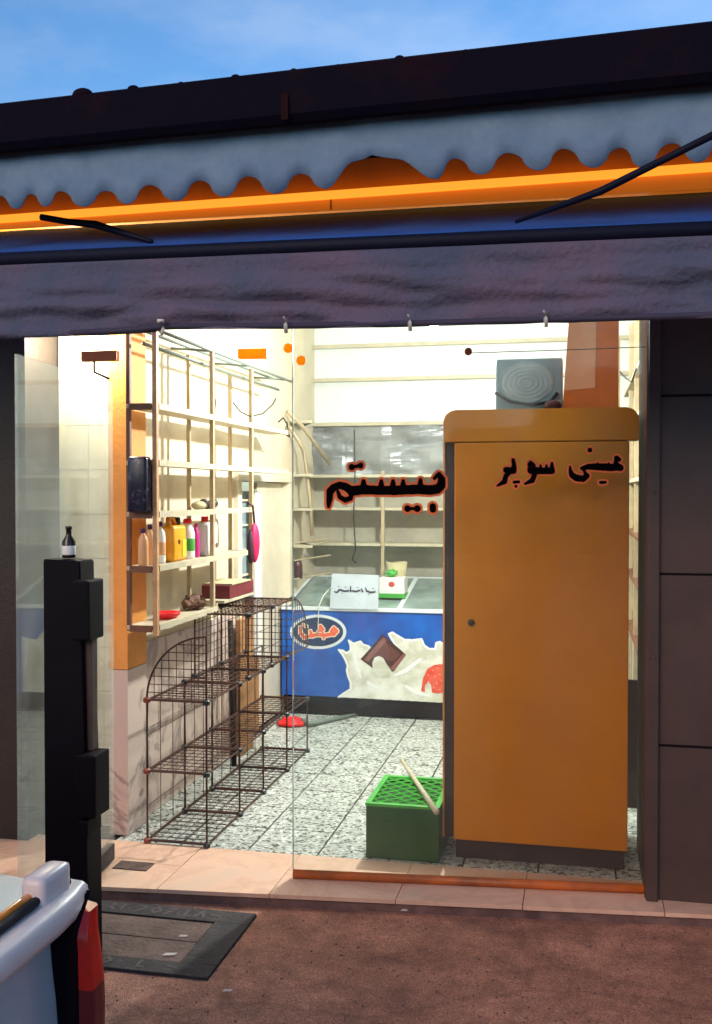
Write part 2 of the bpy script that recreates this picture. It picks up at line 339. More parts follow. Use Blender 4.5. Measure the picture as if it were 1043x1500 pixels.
# planar frame drawing: run-length mesh of a shape given by strokes
def seg_d(px, py, a, b):
    ax, ay, ra = a; bx_, by, rb = b; dx, dy = bx_-ax, by-ay; l2 = dx*dx+dy*dy
    t = 0 if l2 == 0 else max(0, min(1, ((px-ax)*dx+(py-ay)*dy)/l2))
    return math.hypot(px-ax-t*dx, py-ay-t*dy) - (ra+(rb-ra)*t)
def inked(strokes, grow, step, place, holes=()):
    """strokes: polylines of (x, y, radius) in drawing units; place(x, y) -> world point. Returns bmesh of row runs."""
    segs = []
    for s in strokes:
        if len(s) == 1: s = [s[0], s[0]]
        for a, b in zip(s, s[1:]): segs.append((a, b))
    x0 = min(min(a[0]-a[2], b[0]-b[2]) for a, b in segs)-grow; x1 = max(max(a[0]+a[2], b[0]+b[2]) for a, b in segs)+grow
    y0 = min(min(a[1]-a[2], b[1]-b[2]) for a, b in segs)-grow; y1 = max(max(a[1]+a[2], b[1]+b[2]) for a, b in segs)+grow
    bm = NB(); y = y0
    def quad(xa, xb, ya, yb):
        bm.faces.new([bm.verts.new(place(*p)) for p in ((xa,ya),(xb,ya),(xb,yb),(xa,yb))])
    while y < y1:
        ym = y+step/2; row = [sg for sg in segs if min(sg[0][1]-sg[0][2], sg[1][1]-sg[1][2])-grow <= ym <= max(sg[0][1]+sg[0][2], sg[1][1]+sg[1][2])+grow]
        x = x0; start = None
        while x <= x1+step:
            ins = any(seg_d(x, ym, a, b) < grow for a, b in row) and not any(math.hypot(x-h[0], ym-h[1]) < h[2]-grow*.8 for h in holes)
            if ins and start is None: start = x-step/2
            if not ins and start is not None: quad(start, x-step/2, y, y+step); start = None
            x += step
        y += step
    return bm

# ================================================================= GROUND
FLOOR = .05
b = NB()
nx, ny = 60, 40
vs = [[b.verts.new((-60+120*i/nx, -60+63.9*j/ny, 0)) for i in range(nx+1)] for j in range(ny+1)]
for j in range(ny):
    for i in range(nx): b.faces.new((vs[j][i], vs[j][i+1], vs[j+1][i+1], vs[j+1][i]))
obj('road', b, M['asphalt'], kind='structure')
b = NB(); bxm(b, -60, 60, 3.9, 60, -.06, -.006); obj('ground', b, M['grout'], kind='structure')

# glass line: runs slightly askew
G0, G1 = PZ(430, 1285, FLOOR), PZ(954, 1308, FLOOR)
gdir = (G1-G0).normalized(); gn = Vector((gdir.y, -gdir.x, 0))         # gn points to the street
def PG(px, py, off=0):
    d = ray(px, py); o = Vector((0, 0, EYE)); p0 = G0+gn*off
    t = (p0-o).dot(gn)/d.dot(gn); return o+d*t
def GX(x, z, off=0):                                                   # point of the glass plane at world x
    t = (x-G0.x)/gdir.x; p = G0+gdir*t+gn*off; return Vector((p.x, p.y, z))
XL = -1.965; XO = -1.755; XS = XO-.13   # left wall; outer and inner line of its shelving
#       # left wall
XR = .62; YB = 7.5; ZC = 2.95
Y0 = 3.985                                # where the interior floor starts

# ================================================================= SHOP BUILDING
shop = thing('shop_building', 'small corner shop room with cream plaster walls and terrazzo floor seen through its glass front', 'building', (-.7, 5.8, 0))
fl = box('floor', M['grout'], shop, XL-.9, XR+.1, 4.05, YB+.1, -.003, FLOOR-.012)
# terrazzo tiles, each its own piece
T = .30; me_t = None
x = XL+.01
ix = 0
tiles = []
while x < XR-.02:
    y = Y0+.09
    while y < YB:
        x1, y1 = min(x+T-.008, XR), min(y+T-.008, YB)
        if x1-x > T-.015 and y1-y > T-.015 and me_t:
            o = bpy.data.objects.new('tile', me_t); C.objects.link(o); o.parent = fl
            o.matrix_basis = Matrix.Translation(Vector((x, y, 0)))
            o.matrix_parent_inverse = Matrix.Identity(4)
        else:
            bb = NB(); bxm(bb, 0, x1-x, 0, y1-y, FLOOR-.012, FLOOR, .0015)
            me = bpy.data.meshes.new('tile'); bb.to_mesh(me); bb.free(); me.materials.append(M['terrazzo'])
            if x1-x > T-.015 and y1-y > T-.015: me_t = me
            o = bpy.data.objects.new('tile', me); C.objects.link(o); o.parent = fl
            o.matrix_basis = Matrix.Translation(Vector((x, y, 0)))
        tiles.append((o, x, y))
        y += T
    x += T
fw = (Matrix.Translation(Vector(shop.location)) @ fl.matrix_basis).inverted()
for o, x, y in tiles:
    o.matrix_basis = fw @ Matrix.Translation(Vector((x, y, random.uniform(-.0008, .0008))))
# entrance sill: separate marble slabs, front line slightly askew
sf0, sf1 = PZ(165, 1300, FLOOR), PZ(954, 1336, FLOOR)
def sfy(x): return sf0.y + (sf1.y-sf0.y)*(x-sf0.x)/(sf1.x-sf0.x)
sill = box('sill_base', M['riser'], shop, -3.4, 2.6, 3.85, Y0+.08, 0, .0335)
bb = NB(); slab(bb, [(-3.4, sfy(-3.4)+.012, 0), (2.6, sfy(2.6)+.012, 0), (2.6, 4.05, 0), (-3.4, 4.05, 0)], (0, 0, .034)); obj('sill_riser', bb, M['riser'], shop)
cuts = [-3.4, -2.55, -1.98, -1.56, -1.13, -.66, -.2, .3, .8, 1.4, 2.0, 2.6]
for a, c in zip(cuts, cuts[1:]):
    g = .0015; yi = Y0+.085
    ym = (sfy((a+c)/2)+yi)/2+.02
    for (ya, yb2) in (((0), (1)), ((1), (2))):
        bb = NB()
        f0 = sfy(a+g) if ya == 0 else ym+.0015; f1 = sfy(c-g) if ya == 0 else ym+.0015
        e = ym-.0015 if ya == 0 else yi
        k = random.uniform(-.001, .001)
        slab(bb, [(a+g, f0, .036+k), (c-g, f1, .036+k), (c-g, e, .036+k), (a+g, e, .036+k)], (0, 0, .015))
        obj('marble_slab', bb, M['sill'], shop)
# left wall (with a doorway), back wall, right wall, ceiling
DY0, DY1 = PX(342, 800, XL).y, PX(424, 800, XL).y
DZ = PX(342, 694, XL).z
lw = box('left_wall', M['plaster'], shop, XL-.12, XL, 4.335, DY0, FLOOR, ZC)
box('left_wall', M['plaster'], shop, XL-.12, XL, DY1, YB, FLOOR, ZC)
box('left_wall', M['plaster'], shop, XL-.12, XL, DY0, DY1, DZ, ZC)
bw = box('back_wall', M['plaster_white'], shop, XL-.12, XR+.12, YB, YB+.12, FLOOR, ZC)
rw = box('right_wall', M['plaster'], shop, XR, XR+.12, 4.1, YB, FLOOR, ZC)
ce = box('ceiling', M['plaster_white'], shop, -3.2, XR+.12, 4.0, YB+.12, ZC, ZC+.1)
# marble slabs of the dado
z0 = FLOOR
for (za, zb) in ((FLOOR+.002, .46), (.463, .86)):
    y = 4.335
    while y < DY0-.05:
        y1 = min(y+.44, DY0)
        o = box('marble_slab', M['marble_wall'], lw, XL, XL+.012+random.uniform(0, .001), y, y1-.002, za, zb)
        y = y1
# door in the left wall
dr = thing('side_door', 'cream framed side doorway in left wall with narrow blue grey curtain inside', 'door', (XL, (DY0+DY1)/2, FLOOR))
for (ya, yb2) in ((DY0-.0, DY0+.07), (DY1-.09, DY1)):
    box('frame', M['door_paint'], dr, XL-.14, XL+.03, ya, yb2, FLOOR, DZ-.04, .003)
box('lintel', M['door_paint'], dr, XL-.14, XL+.035, DY0-.0, DY1, DZ-.04, DZ+.03, .003)
box('door_leaf', M['door_paint'], dr, XL-.07, XL-.03, DY1-.62, DY1-.09, FLOOR+.01, DZ-.045, .004)
box('door_panel', M['curtain'], dr, XL-.028, XL-.02, DY0+.09, DY1-.65, .9, DZ-.1)
for zz in (1.05, 1.2, 1.35, 1.5): box('glazing_bar', M['door_paint'], dr, XL-.02, XL-.005, DY0+.08, DY1-.62, zz, zz+.012)
box('lower_panel', M['wood_brown'], dr, XL-.05, XL-.02, DY0+.08, DY1-.63, FLOOR, .895)
# room behind the doorway
box('side_room_wall', M['plaster'], shop, XL-1.0, XL-.95, DY0-.3, DY1+.3, FLOOR, ZC)

# pier at the front-left: orange painted, and the tiled bay beside the door
pr0, pr1 = PY(164, 900, 4.16), PY(191, 900, 4.16)
box('orange_pier', M['orange_wall'], shop, pr0.x, pr1.x, 4.13, 4.33, .78, ZC)
box('pier_foot', M['marble_wall'], shop, pr0.x, pr1.x, 4.13, 4.33, FLOOR+.003, .777)
bx0 = PY(86, 900, 4.25).x
tb = box('bay_wall', M['plaster_white'], shop, bx0-.02, pr0.x-.002, 4.275, 4.4, .03, ZC)
x = bx0; TW, THH = .145, .20
while x < pr0.x-.02:
    z = FLOOR+.005; x1 = min(x+TW-.002, pr0.x-.004)
    while z < ZC-.05:
        box('wall_tile', M['tile'], tb, x, x1, 4.262+random.uniform(0, .001), 4.276, z, z+THH-.0025)
        z += THH
    x += TW
# dark neighbouring fronts
nl = thing('neighbour_shutter', 'dark brown closed roller shutter left of the lit shop', 'shutter', (-4.6, 4.1, 0))
box('pier', M['dark_facade'], nl, bx0-.32, bx0-.005, 3.98, 4.5, .03, 3.0)
z = .05
while z < 2.9:
    box('slat', M['dark_facade'], nl, -7.5, bx0-.322, 4.08, 4.10, z, z+.092, .008); z += .1
nr = thing('dark_column', 'dark brown column at right end of the shop window', 'column', (1.0, 4.1, 0))
jr = PG(945, 900)
box('shaft', M['jamb'], nr, jr.x, jr.x+.35, jr.y-.06, jr.y+.5, .05, 3.0, .004)
box('frame_profile', M['jamb'], nr, jr.x+.004, jr.x+.045, jr.y-.085, jr.y-.0605, .05, 3.0, .004)
box('frame_profile', M['jamb'], nr, jr.x+.305, jr.x+.346, jr.y-.085, jr.y-.0605, .05, 3.0, .004)
for zz in (.35, .95, 1.55):
    b = NB(); bmesh.ops.create_cone(b, cap_ends=True, segments=12, radius1=.008, radius2=.006, depth=.006, matrix=Matrix.Translation((jr.x+.025, jr.y-.088, zz)) @ Matrix.Rotation(pi/2, 4, 'X')); obj('screw', b, M['iron'], nr)
for zz in (.62, 1.25, 1.9): box('joint_strip', M['black'], nr, jr.x+.047, jr.x+.303, jr.y-.0635, jr.y-.0605, zz, zz+.008)
nr2 = thing('side_shutter', 'dark closed shutter right of the dark brown column', 'shutter', (3, 4.2, 0))
z = .05
while z < 2.9:
    box('slat', M['dark_facade'], nr2, jr.x+.352, 5.5, 4.15, 4.17, z, z+.092, .008); z += .1
# upper facade behind the awnings
box('upper_wall', M['dark_facade'], shop, -7.5, 5.5, 3.93, 4.02, 2.56, 3.05)
box('roof_slab', M['dark_facade'], shop, -7.5, 5.5, 3.93, YB+.3, 3.052, 3.12)

# ================================================================= LAMPS
bp = PY(636, 487, 5.3)
lamp = thing('ceiling_lamp', 'bright white lit bulb hanging just under the awning hem line', 'lamp', bp)
b = NB(); ball(b, bp, .035, (1, 1, 1.25)); obj('bulb', b, M['bulb'], lamp, True)
b = NB(); lathe(b, [(.012, .04), (.02, .05), (.02, .1), (.006, .11), (.004, ZC-bp.z)], bp, 12); obj('holder', b, M['white_plastic'], lamp)
def point(name, loc, e, col, r=.05, parent=None):
    d = bpy.data.lights.new(name, 'POINT'); d.energy = e; d.color = col; d.shadow_soft_size = r
    o = bpy.data.objects.new(name, d); C.objects.link(o); o.location = loc; return o
point('bulb_light', bp+Vector((0, 0, -.05)), 150, (.98, 1, .94), .05)
bl = PY(146, 498, 4.17)
l2 = thing('bay_lamp', 'white glowing globe lamp above the tiled bay beside the door', 'lamp', bl)
b = NB(); ball(b, bl, .045, (1, .8, 1)); obj('globe', b, M['lamp_white'], l2, True)
b = NB(); tube(b, [bl+Vector((0, 0, .04)), bl+Vector((0, 0, .5))], .006); obj('stem', b, M['white_plastic'], l2)
point('bay_light', bl+Vector((-.05, -.12, 0)), 26, (1, .9, .7), .06)

# ================================================================= STOREFRONT GLASS
def gbox(name, m, parent, x0, x1, z0, z1, t0, t1, **k):
    b = NB(); p = [GX(x0, z0, t0), GX(x1, z0, t0), GX(x1, z1, t0), GX(x0, z1, t0)]
    slab(b, p, gn*(t1-t0)); return obj(name, b, m, parent, **k)
ZT = 2.75
xg0 = PG(430, 900).x; xg1 = jr.x-.003
sf = thing('glass_storefront', 'clear fixed shop window pane with black and orange lettering on an orange floor rail', 'shop window', (G0.x, G0.y, FLOOR))
gbox('pane', M['glass'], sf, xg0, xg1, FLOOR+.03, ZT, -.005, .005)
b = NB(); r0 = GX(xg0, FLOOR+.018); r1 = GX(xg1+.4, FLOOR+.018); tube(b, [r0+gn*.012, r1+gn*.012], .017, 10); obj('bottom_rail', b, M['orange_rail'], sf, True)
gbox('pane_edge', mat('glass_edge', (.3, .42, .38), .2), sf, xg0-.004, xg0-.001, FLOOR+.03, ZT, -.005, .005)
a, c = PG(350, 512), PG(392, 525)
gbox('patch_fitting', M['brass'], sf, a.x, c.x, c.z, a.z, -.02, .02)
for (px, py, k) in ((422, 510, 'brass'), (441, 528, 'brass')):
    p = PG(px, py, .012); b = NB(); ball(b, p, .019, (1, .7, 1)); obj('glass_knob', b, M[k], sf, True)
p = PG(686, 515, .012); b = NB(); ball(b, p, .015, (1, .7, 1)); obj('glass_knob', b, M['brass_red'], sf, True)
# lettering
def place1(off):
    def f(x, y): return PG(465+x/5.215, 665+y/5.215, off)
    return f
w1 = [[(928,155,14),(950,195,24),(945,240,30),(915,268,32),(860,275,33),(785,270,33),(700,272,32),(600,278,32),(480,278,30),(350,272,32),(262,282,34)],
      [(925,148,8),(895,185,10)],
      [(787,198,11),(785,250,22)], [(655,205,10),(655,250,22)], [(577,205,10),(577,250,22)], [(488,205,10),(486,250,22)], [(352,208,12),(352,250,24)],
      [(262,282,30),(215,250,26),(170,238,24),(125,255,24),(95,285,24),(92,340,20),(84,400,10)],
      [(155,285,9),(172,330,14),(212,352,16),(252,338,15),(262,300,14)],
      [(262,100,20)], [(330,88,18)], [(262,100,9),(330,88,9)],
      [(688,417,22)], [(762,417,22)], [(688,417,9),(762,417,9)], [(880,400,20),(882,425,20)]]
w2 = [[(955,108,17),(975,120,14)], [(955,108,12),(948,150,14),(985,185,22)], [(985,182,22),(900,180,27),(820,176,25),(740,175,20),(690,188,12)],
      [(700,188,8),(715,222,10),(728,245,20),(700,268,22),(650,262,24),(615,240,20),(602,205,12),(600,175,5)],
      [(895,150,6),(895,175,12)], [(810,148,6),(810,175,12)], [(752,48,16)], [(832,296,9),(870,294,9)],
      [(462,148,8),(460,205,20)], [(460,207,24),(380,207,24),(300,205,24)], [(420,165,6),(420,190,12)], [(375,165,6),(375,190,12)],
      [(300,148,15),(322,165,13),(318,195,14)], [(288,155,10),(290,180,10)], [(330,235,16),(312,280,18),(255,306,6)],
      [(165,125,12),(172,165,14),(168,200,22)], [(165,205,24),(110,200,20)], [(135,215,20),(110,245,16),(98,290,18),(45,320,6)],
      [(172,293,9),(208,291,9)], [(186,325,9)]]
def place2(off):
    def f(x, y): return PG(720+x/5.215, 650+y/5.215, off)
    return f
w2a, w2b, w2c = w2[:7], w2[7:12]+w2[12:13], w2[13:]
for nm, ws, pl, gr in (('lettering', w1, place1, 17), ('lettering', w2a, place2, 11), ('lettering', w2b, place2, 11), ('lettering', w2c, place2, 11)):
    o = obj(nm+'_outline', inked(ws, gr+5, 3, pl(.0065)), M['text_red'], sf)
    obj(nm, inked(ws, 4 if gr > 12 else 2.5, 3, pl(.0085)), M['text_black'], sf)
# the open leaf of the glass door, swung outwards to the left
ld = thing('glass_door', 'frameless glass door leaf standing open at left edge of the entrance', 'door', (PZ(172, 1268, FLOOR).x, PZ(172, 1268, FLOOR).y, FLOOR))
hp = PZ(168, 1262, FLOOR); hq = PZ(100, 1330, FLOOR); dd = (hq-hp); dd = dd.normalized()*.85; dd.z = 0
nrm = Vector((dd.y, -dd.x, 0)).normalized()
ztop = PY(166, 560, hp.y).z
b = NB(); slab(b, [hp+Vector((0,0,.01)), hp+dd+Vector((0,0,.01)), hp+dd+Vector((0,0,ztop-FLOOR)), hp+Vector((0,0,ztop-FLOOR))], nrm*.01); obj('leaf', b, M['glass_leaf'], ld)
b = NB(); slab(b, [hp+Vector((0,0,.012)), hp+dd*.35+Vector((0,0,.012)), hp+dd*.28+Vector((0,0,.075)), hp+Vector((0,0,.075))], nrm*.03); obj('bottom_fitting', b, M['iron'], ld)
tp = PY(172, 516, hp.y); 
b = NB(); p0 = PY(120, 515, 4.0); p1 = PY(172, 529, 4.0); bxm(b, p0.x, p1.x, 3.99, 4.02, p1.z, p0.z, .002); obj('top_fitting', b, M['brass_red'], ld)
b = NB(); q0 = PY(138, 528, 4.0); q1 = PY(138, 545, 4.0); q2 = PY(160, 555, 4.0); tube(b, [q0, q1, q2], .006); obj('pivot_arm', b, M['iron_frame'], ld)
a, c = PZ(178, 1262, FLOOR), PZ(225, 1278, FLOOR)
fs = tag(box('floor_spring_plate', M['iron_lid'], None, a.x, PZ(222, 1270, FLOOR).x, c.y, a.y, FLOOR, FLOOR+.006, .002), 'small brown floor spring plate set in the marble sill by the door', 'floor plate')
# thin wire across upper glass
b = NB(); tube(b, [PG(690, 517, -.04), PG(820, 513, -.04), PG(1000, 506, -.04)], .0018, 5); tag(obj('wire', b, M['cable']), 'thin dark wire running across the top of the right shop window', 'wire')

# ================================================================= ORANGE CABINET
YC = PZ(665, 1228, FLOOR+.09).y
A = PY(665, 1230, YC); B_ = PY(919, 1246, YC); TP = PY(665, 601, YC); 
cabx0, cabx1, cabz0, cabz1 = A.x, B_.x, FLOOR+.09, TP.z
cb = thing('orange_cabinet', 'tall orange metal cabinet with dark side standing behind the right shop window', 'cabinet', ((cabx0+cabx1)/2, YC+.3, FLOOR))
DK0 = PY(652, 900, YC+.02).x
box('body', M['cab_dark'], cb, DK0, cabx1-.01, YC+.02, YC+.50, cabz0, cabz1-.012, .006)
box('door', M['cab_orange'], cb, cabx0, cabx1, YC-.012, YC+.018, cabz0, PY(936, 645, YC).z-.003, .005)
h0, h1 = PY(650, 601, YC), PY(936, 645, YC)
pts = []; r = .05; X0, X1, Z1, Z0 = h0.x, h1.x, cabz1, h1.z
for (cx, cz, a0) in ((X1-r, Z1-r, 0), (X0+r, Z1-r, 90)):
    for k in range(7):
        an = R(a0+15*k); pts.append((cx+r*cos(an), YC-.013, cz+r*sin(an)))
pts += [(X0, YC-.013, Z0), (X1, YC-.013, Z0)]
b = NB(); slab(b, pts, (0, .09, 0)); bmesh.ops.bevel(b, geom=[e for e in b.edges], offset=.003, segments=1, affect='EDGES'); obj('crest', b, M['cab_orange'], cb)
box('edge_strip', M['orange_wall'], cb, DK0-.008, DK0-.001, YC+.01, YC+.05, cabz0, Z0)
b = NB(); kp = PY(690, 912, YC-.02); ball(b, kp, .014, (1, .7, 1)); obj('lock_knob', b, M['cab_dark'], cb, True)
box('under_shade_panel', M['cab_dark'], cb, cabx0+.004, cabx1-.012, YC+.03, YC+.04, FLOOR+.004, cabz0)  # dark board added to stand for the shadow under the cabinet
for (xx, yy) in ((cabx0+.06, YC+.06), (cabx1-.06, YC+.06), (cabx0+.06, YC+.44), (cabx1-.06, YC+.44)):
    box('foot', M['cab_dark'], cb, xx-.025, xx+.025, yy-.025, yy+.025, FLOOR, cabz0, .002)
bx = thing('orange_box', 'tall orange box with painted salmon reflection on its left half standing on top of the orange cabinet', 'box', (PY(865, 597, YC+.15).x, YC+.2, cabz1))
a, c = PY(824, 470, YC+.15), PY(906, 600, YC+.15); mdx = PY(872, 500, YC+.15).x
ztb = a.z+.06
pts = [(a.x, YC+.15, cabz1), (c.x, YC+.15, cabz1), (c.x+.0, YC+.15, ztb), (a.x+.03, YC+.15, ztb)]
b = NB(); slab(b, pts, (0, .25, 0)); obj('carton', b, M['orange_box'], bx)
b = NB(); zz = PY(850, 572, YC+.15).z; slab(b, [(a.x+.006, YC+.147, zz), (mdx, YC+.147, zz+.01), (mdx+.005, YC+.147, ztb-.01), (a.x+.035, YC+.147, ztb-.01)], (0, .002, 0)); obj('pale_reflection', b, M['orange_pale'], bx)  # pale reflection on the box, painted as a thin sheet
fn = thing('square_fan', 'blue grey square box fan with rounded grille on top of the orange cabinet', 'fan', (PY(776, 597, YC+.2).x, YC+.25, cabz1))
a, c = PY(726, 526, YC+.2), PY(824, 600, YC+.2)
box('housing', M['blue_grey'], fn, a.x, c.x, YC+.2, YC+.3, cabz1, a.z, .01)
cx, cz = (a.x+c.x)/2-.01, (a.z+cabz1)/2+.012; rx, rz = (c.x-a.x)*.40, (a.z-cabz1)*.36
for k in range(5):
    s = 1-k*.19; b = NB(); tube(b, [(cx+rx*s*cos(2*pi*i/28), YC+.196-.002*k, cz+rz*s*sin(2*pi*i/28)) for i in range(28)], .0028, 6, True); obj('grille_ring', b, M['blue_grey_lt'], fn, True)
b = NB(); lathe_pts = []
ball(b, (cx, YC+.196, cz), 1, (rx*.98, .004, rz*.98), 20); obj('grille_disc', b, M['blue_grey_lt'], fn, True)
b = NB(); tube(b, [(a.x, YC+.188, cz-rz*.5), (a.x+.06, YC+.186, cz-rz*.95), (cx+.02, YC+.186, cz-rz*1.15), (c.x-.05, YC+.188, cz-rz*1.0), (c.x-.02, YC+.19, cz-rz*.55)], .007, 6); obj('dark_band', b, M['cable'], fn, True)
# dark lump beside fan
b = NB(); p = PY(810, 590, YC+.15); ball(b, (p.x, YC+.13, cabz1+.022), .03, (1.2, .8, .8)); tag(obj('cloth_bundle', b, M['maroon'], None, True), 'dark maroon bundle beside the square fan on the orange cabinet', 'cloth')

# ================================================================= CHEST FREEZER
YF = 6.66
fx0 = PY(413, 960, YF).x; fx1 = fx0+1.62
ftz = PY(430, 889, YF).z; fbz = PY(430, 1018, YF).z
YFB = YB-.06
rz_ = PY(500, 845, YFB-.02).z
fr = thing('chest_freezer', 'blue ice cream chest freezer with milk splash and chocolate print, glass lids on top', 'freezer', ((fx0+fx1)/2, YF+.3, FLOOR))
b = NB(); slab(b, [(fx0, YF, fbz), (fx0, YFB, fbz), (fx0, YFB, rz_-.03), (fx0, YF, ftz-.02)], (fx1-fx0, 0, 0)); obj('body', b, M['fr_blue'], fr)
box('plinth', M['black'], fr, fx0+.01, fx1-.01, YF+.012, YFB-.01, FLOOR+.02, fbz-.001)
b = NB(); bxm(b, fx0-.005, fx1, YF-.012, YF+.03, ftz-.019, ftz+.004, .003); obj('front_trim', b, M['fr_white'], fr)
b = NB(); bxm(b, fx0-.005, fx1, YFB-.03, YFB+.02, rz_-.02, rz_+.008, .003); obj('rear_trim', b, M['fr_white'], fr)
def fp(x, t, up=0): return Vector((x, YF+.03+(YFB-.06-YF)*t, ftz-.005+(rz_-ftz)*t+up))
for (xa, xb) in ((fx0+.04, fx0+.79), (fx0+.82, fx1-.04)):
    b = NB(); slab(b, [fp(xa, .01), fp(xb, .01), fp(xb, .99), fp(xa, .99)], (0, 0, .008)); obj('lid_glass', b, M['fr_glass'], fr)
for xa in (fx0+.0, fx0+.79, fx1-.04):
    b = NB(); slab(b, [fp(xa, .0, .004), fp(xa+.03, .0, .004), fp(xa+.03, 1, .004), fp(xa, 1, .004)], (0, 0, .012)); obj('lid_rail', b, M['fr_white'], fr)
def FP(x, y, off): # zoomed drawing coordinates to the front face; drawn picture continues behind the cabinet
    return PY(420+x/4.346, 890+y/4.346, YF-off)
def poly(name, pts, m, off, k=0):
    b = NB(); st = 3.0; y = min(p[1] for p in pts); ye = max(p[1] for p in pts); n = len(pts)
    while y < ye:
        ym_ = y+st/2; xs_ = sorted(p[0]+(ym_-p[1])*(q[0]-p[0])/(q[1]-p[1]) for p, q in ((pts[i], pts[(i+1) % n]) for i in range(n)) if (p[1] <= ym_) != (q[1] <= ym_))
        for xa_, xb_ in zip(xs_[::2], xs_[1::2]):
            b.faces.new([b.verts.new(FP(*c)) for c in ((xa_, y, off), (xb_, y, off), (xb_, y+st, off), (xa_, y+st, off))])
        y += st
    return obj(name, b, m, fr)
milk = [(330,570),(365,545),(405,520),(408,480),(392,440),(382,400),(388,370),(372,330),(352,295),(330,270),(355,272),(380,290),(405,275),(408,245),(395,210),(425,230),(470,215),(485,235),(520,245),(545,270),
        (640,300),(700,250),(668,200),(650,168),(672,158),(700,175),(750,205),(800,208),(858,200),(875,240),(905,262),(945,265),(952,225),(975,218),(1010,240),(1080,190),(1150,230),(1240,180),(1300,260),(1400,240),(1400,612),(1000,606),(700,590)]
poly('milk_print', milk, M['fr_milk'], .002)
obj('milk_rim_print', inked([[(x, y, 6) for x, y in milk[:37]]], 0, 3, lambda x, y: FP(x, y, .0026)), M['fr_rim'], fr)
for k_, g_ in enumerate(([[(430,300,9),(445,380,12),(470,440,7)], [(690,430,8),(760,400,14),(850,330,10)]], [[(520,480,12),(600,520,8)], [(760,500,9),(820,540,13),(900,560,7)]])): obj('milk_highlight_print', inked(g_, 0, 3, lambda x, y: FP(x, y, .003)), M['fr_rim'], fr)
poly('chocolate_print', [(470,328),(612,170),(760,300),(682,408),(550,388)], M['fr_choc'], .0035)
poly('chocolate_face_print', [(520,320),(618,208),(725,300),(680,340),(600,330)], M['fr_choc_hi'], .0045)
poly('chocolate_edge_print', [(490,332),(615,188),(640,206),(520,345)], M['fr_choc_rim'], .005)
poly('chocolate_edge_print', [(660,385),(745,290),(758,302),(682,402)], M['fr_choc_rim'], .005)
poly('milk_drip_print', [(548,398),(545,350),(560,318),(588,308),(615,322),(640,365),(668,402),(640,440),(570,440)], M['fr_milk'], .0055)
poly('strawberry_print', [(855,530),(868,450),(895,390),(940,365),(1000,358),(1070,380),(1090,450),(1060,530),(960,548),(925,540),(918,490),(900,470),(880,500),(880,540)], M['fr_red'], .0035)
obj('seed_print', inked([[(x, y, 3.2)] for x, y in ((900,430),(930,400),(965,385),(945,440),(905,470),(975,425),(955,480),(935,510),(985,465),(975,520))], 0, 1.5, lambda x, y: FP(x, y, .0045)), M['fr_cream'], fr, kind='stuff')
def ell(cx, cy, rx, ry, n=36): return [(cx+rx*cos(2*pi*i/n), cy+ry*sin(2*pi*i/n)) for i in range(n)]
poly('logo_ring', ell(200, 155, 180, 110), M['fr_white'], .002)
poly('logo_oval', ell(200, 155, 160, 92), M['fr_navy'], .003)
lg = [[(318,150,14),(300,130,12),(285,150,12),(300,172,12),(318,150,12)], [(300,165,14),(240,178,13),(200,170,13),(160,180,13)], [(240,178,8),(225,150,8),(200,150,8)], [(215,120,12),(235,140,8),(208,150,8),(215,120,8)],
      [(235,195,9)], [(160,178,12),(150,150,10)], [(150,180,12),(110,190,12),(88,160,11),(85,125,9)], [(125,120,10)], [(60+45,110,8)]]
obj('logo_outline', inked(lg, 5, 3, lambda x, y: FP(x, y, .004)), M['fr_cream'], fr)
obj('logo_lettering', inked(lg, -2, 3, lambda x, y: FP(x, y, .005)), M['fr_logo'], fr)
# things on freezer
pa, pb = PY(483, 841, YF-.02), PY(554, 893, YF-.02)
nt_ = thing('paper_notice', 'grey paper notice with handwritten line taped to the front edge of the freezer', 'notice', (pa.x, YF-.02, pb.z))
b = NB(); slab(b, [Vector((pa.x, YF-.022, pb.z)), Vector((pb.x, YF-.022, pb.z)), Vector((pb.x-.005, YF+.03, pa.z-.005)), Vector((pa.x+.003, YF+.03, pa.z))], (0, .002, 0)); obj('sheet', b, M['paper'], nt_)
sx = (pb.x-pa.x)
def np_(x, y):
    t = (63-y)/63*1.0
    return Vector((pa.x+sx*x/72, YF-.0245+.052*(1-y/52), pb.z+(pa.z-pb.z)*(1-y/52)))
scrib = [[(66,26,1.3),(60,27,1.5),(54,25,1.3)], [(63,21,.9)], [(54,25,1.2),(52,20,.8)], [(48,26,1.3),(46,22,.9)], [(44,24,1.1),(38,26,1.4),(32,25,1.2)], [(40,20,.8)], [(30,19,.9),(30,26,1.1)], [(27,25,1.3),(21,26,1.4),(15,24,1.3)], [(22,20,.8)], [(13,24,1.3),(10,28,1.2),(6,27,.9)], [(12,19,.9)], [(18,29,.8)], [(57,30,.8)]]
obj('handwriting', inked(scrib, 0, .5, np_), M['ink'], nt_)
bxp, bxq = PY(556, 831, YF+.22), PY(593, 858, YF+.22)
b1 = thing('carton_box', 'small white carton with red mark and green rim standing on the freezer', 'box', (bxp.x, YF+.22, bxq.z))
lidz = fp(0, .33).z+.01
box('carton', M['white_plastic'], b1, bxp.x, bxq.x, YF+.2, YF+.34, lidz+.03, lidz+.14, .004)
box('green_rim', M['green'], b1, bxp.x-.004, bxq.x+.004, YF+.195, YF+.345, lidz+.0, lidz+.031, .004)
b = NB(); ball(b, ((bxp.x+bxq.x)/2-.0, YF+.198, lidz+.095), .02, (1.1, .1, .9)); obj('red_mark', b, mat('red_mark', (.55, .05, .05), .6), b1, True)
b = NB(); ball(b, ((bxp.x+bxq.x)/2-.01, YF+.25, lidz+.165), .05, (.9, .6, .5)); 
for v in b.verts: v.co += Vector((random.uniform(-.008, .008),)*3)
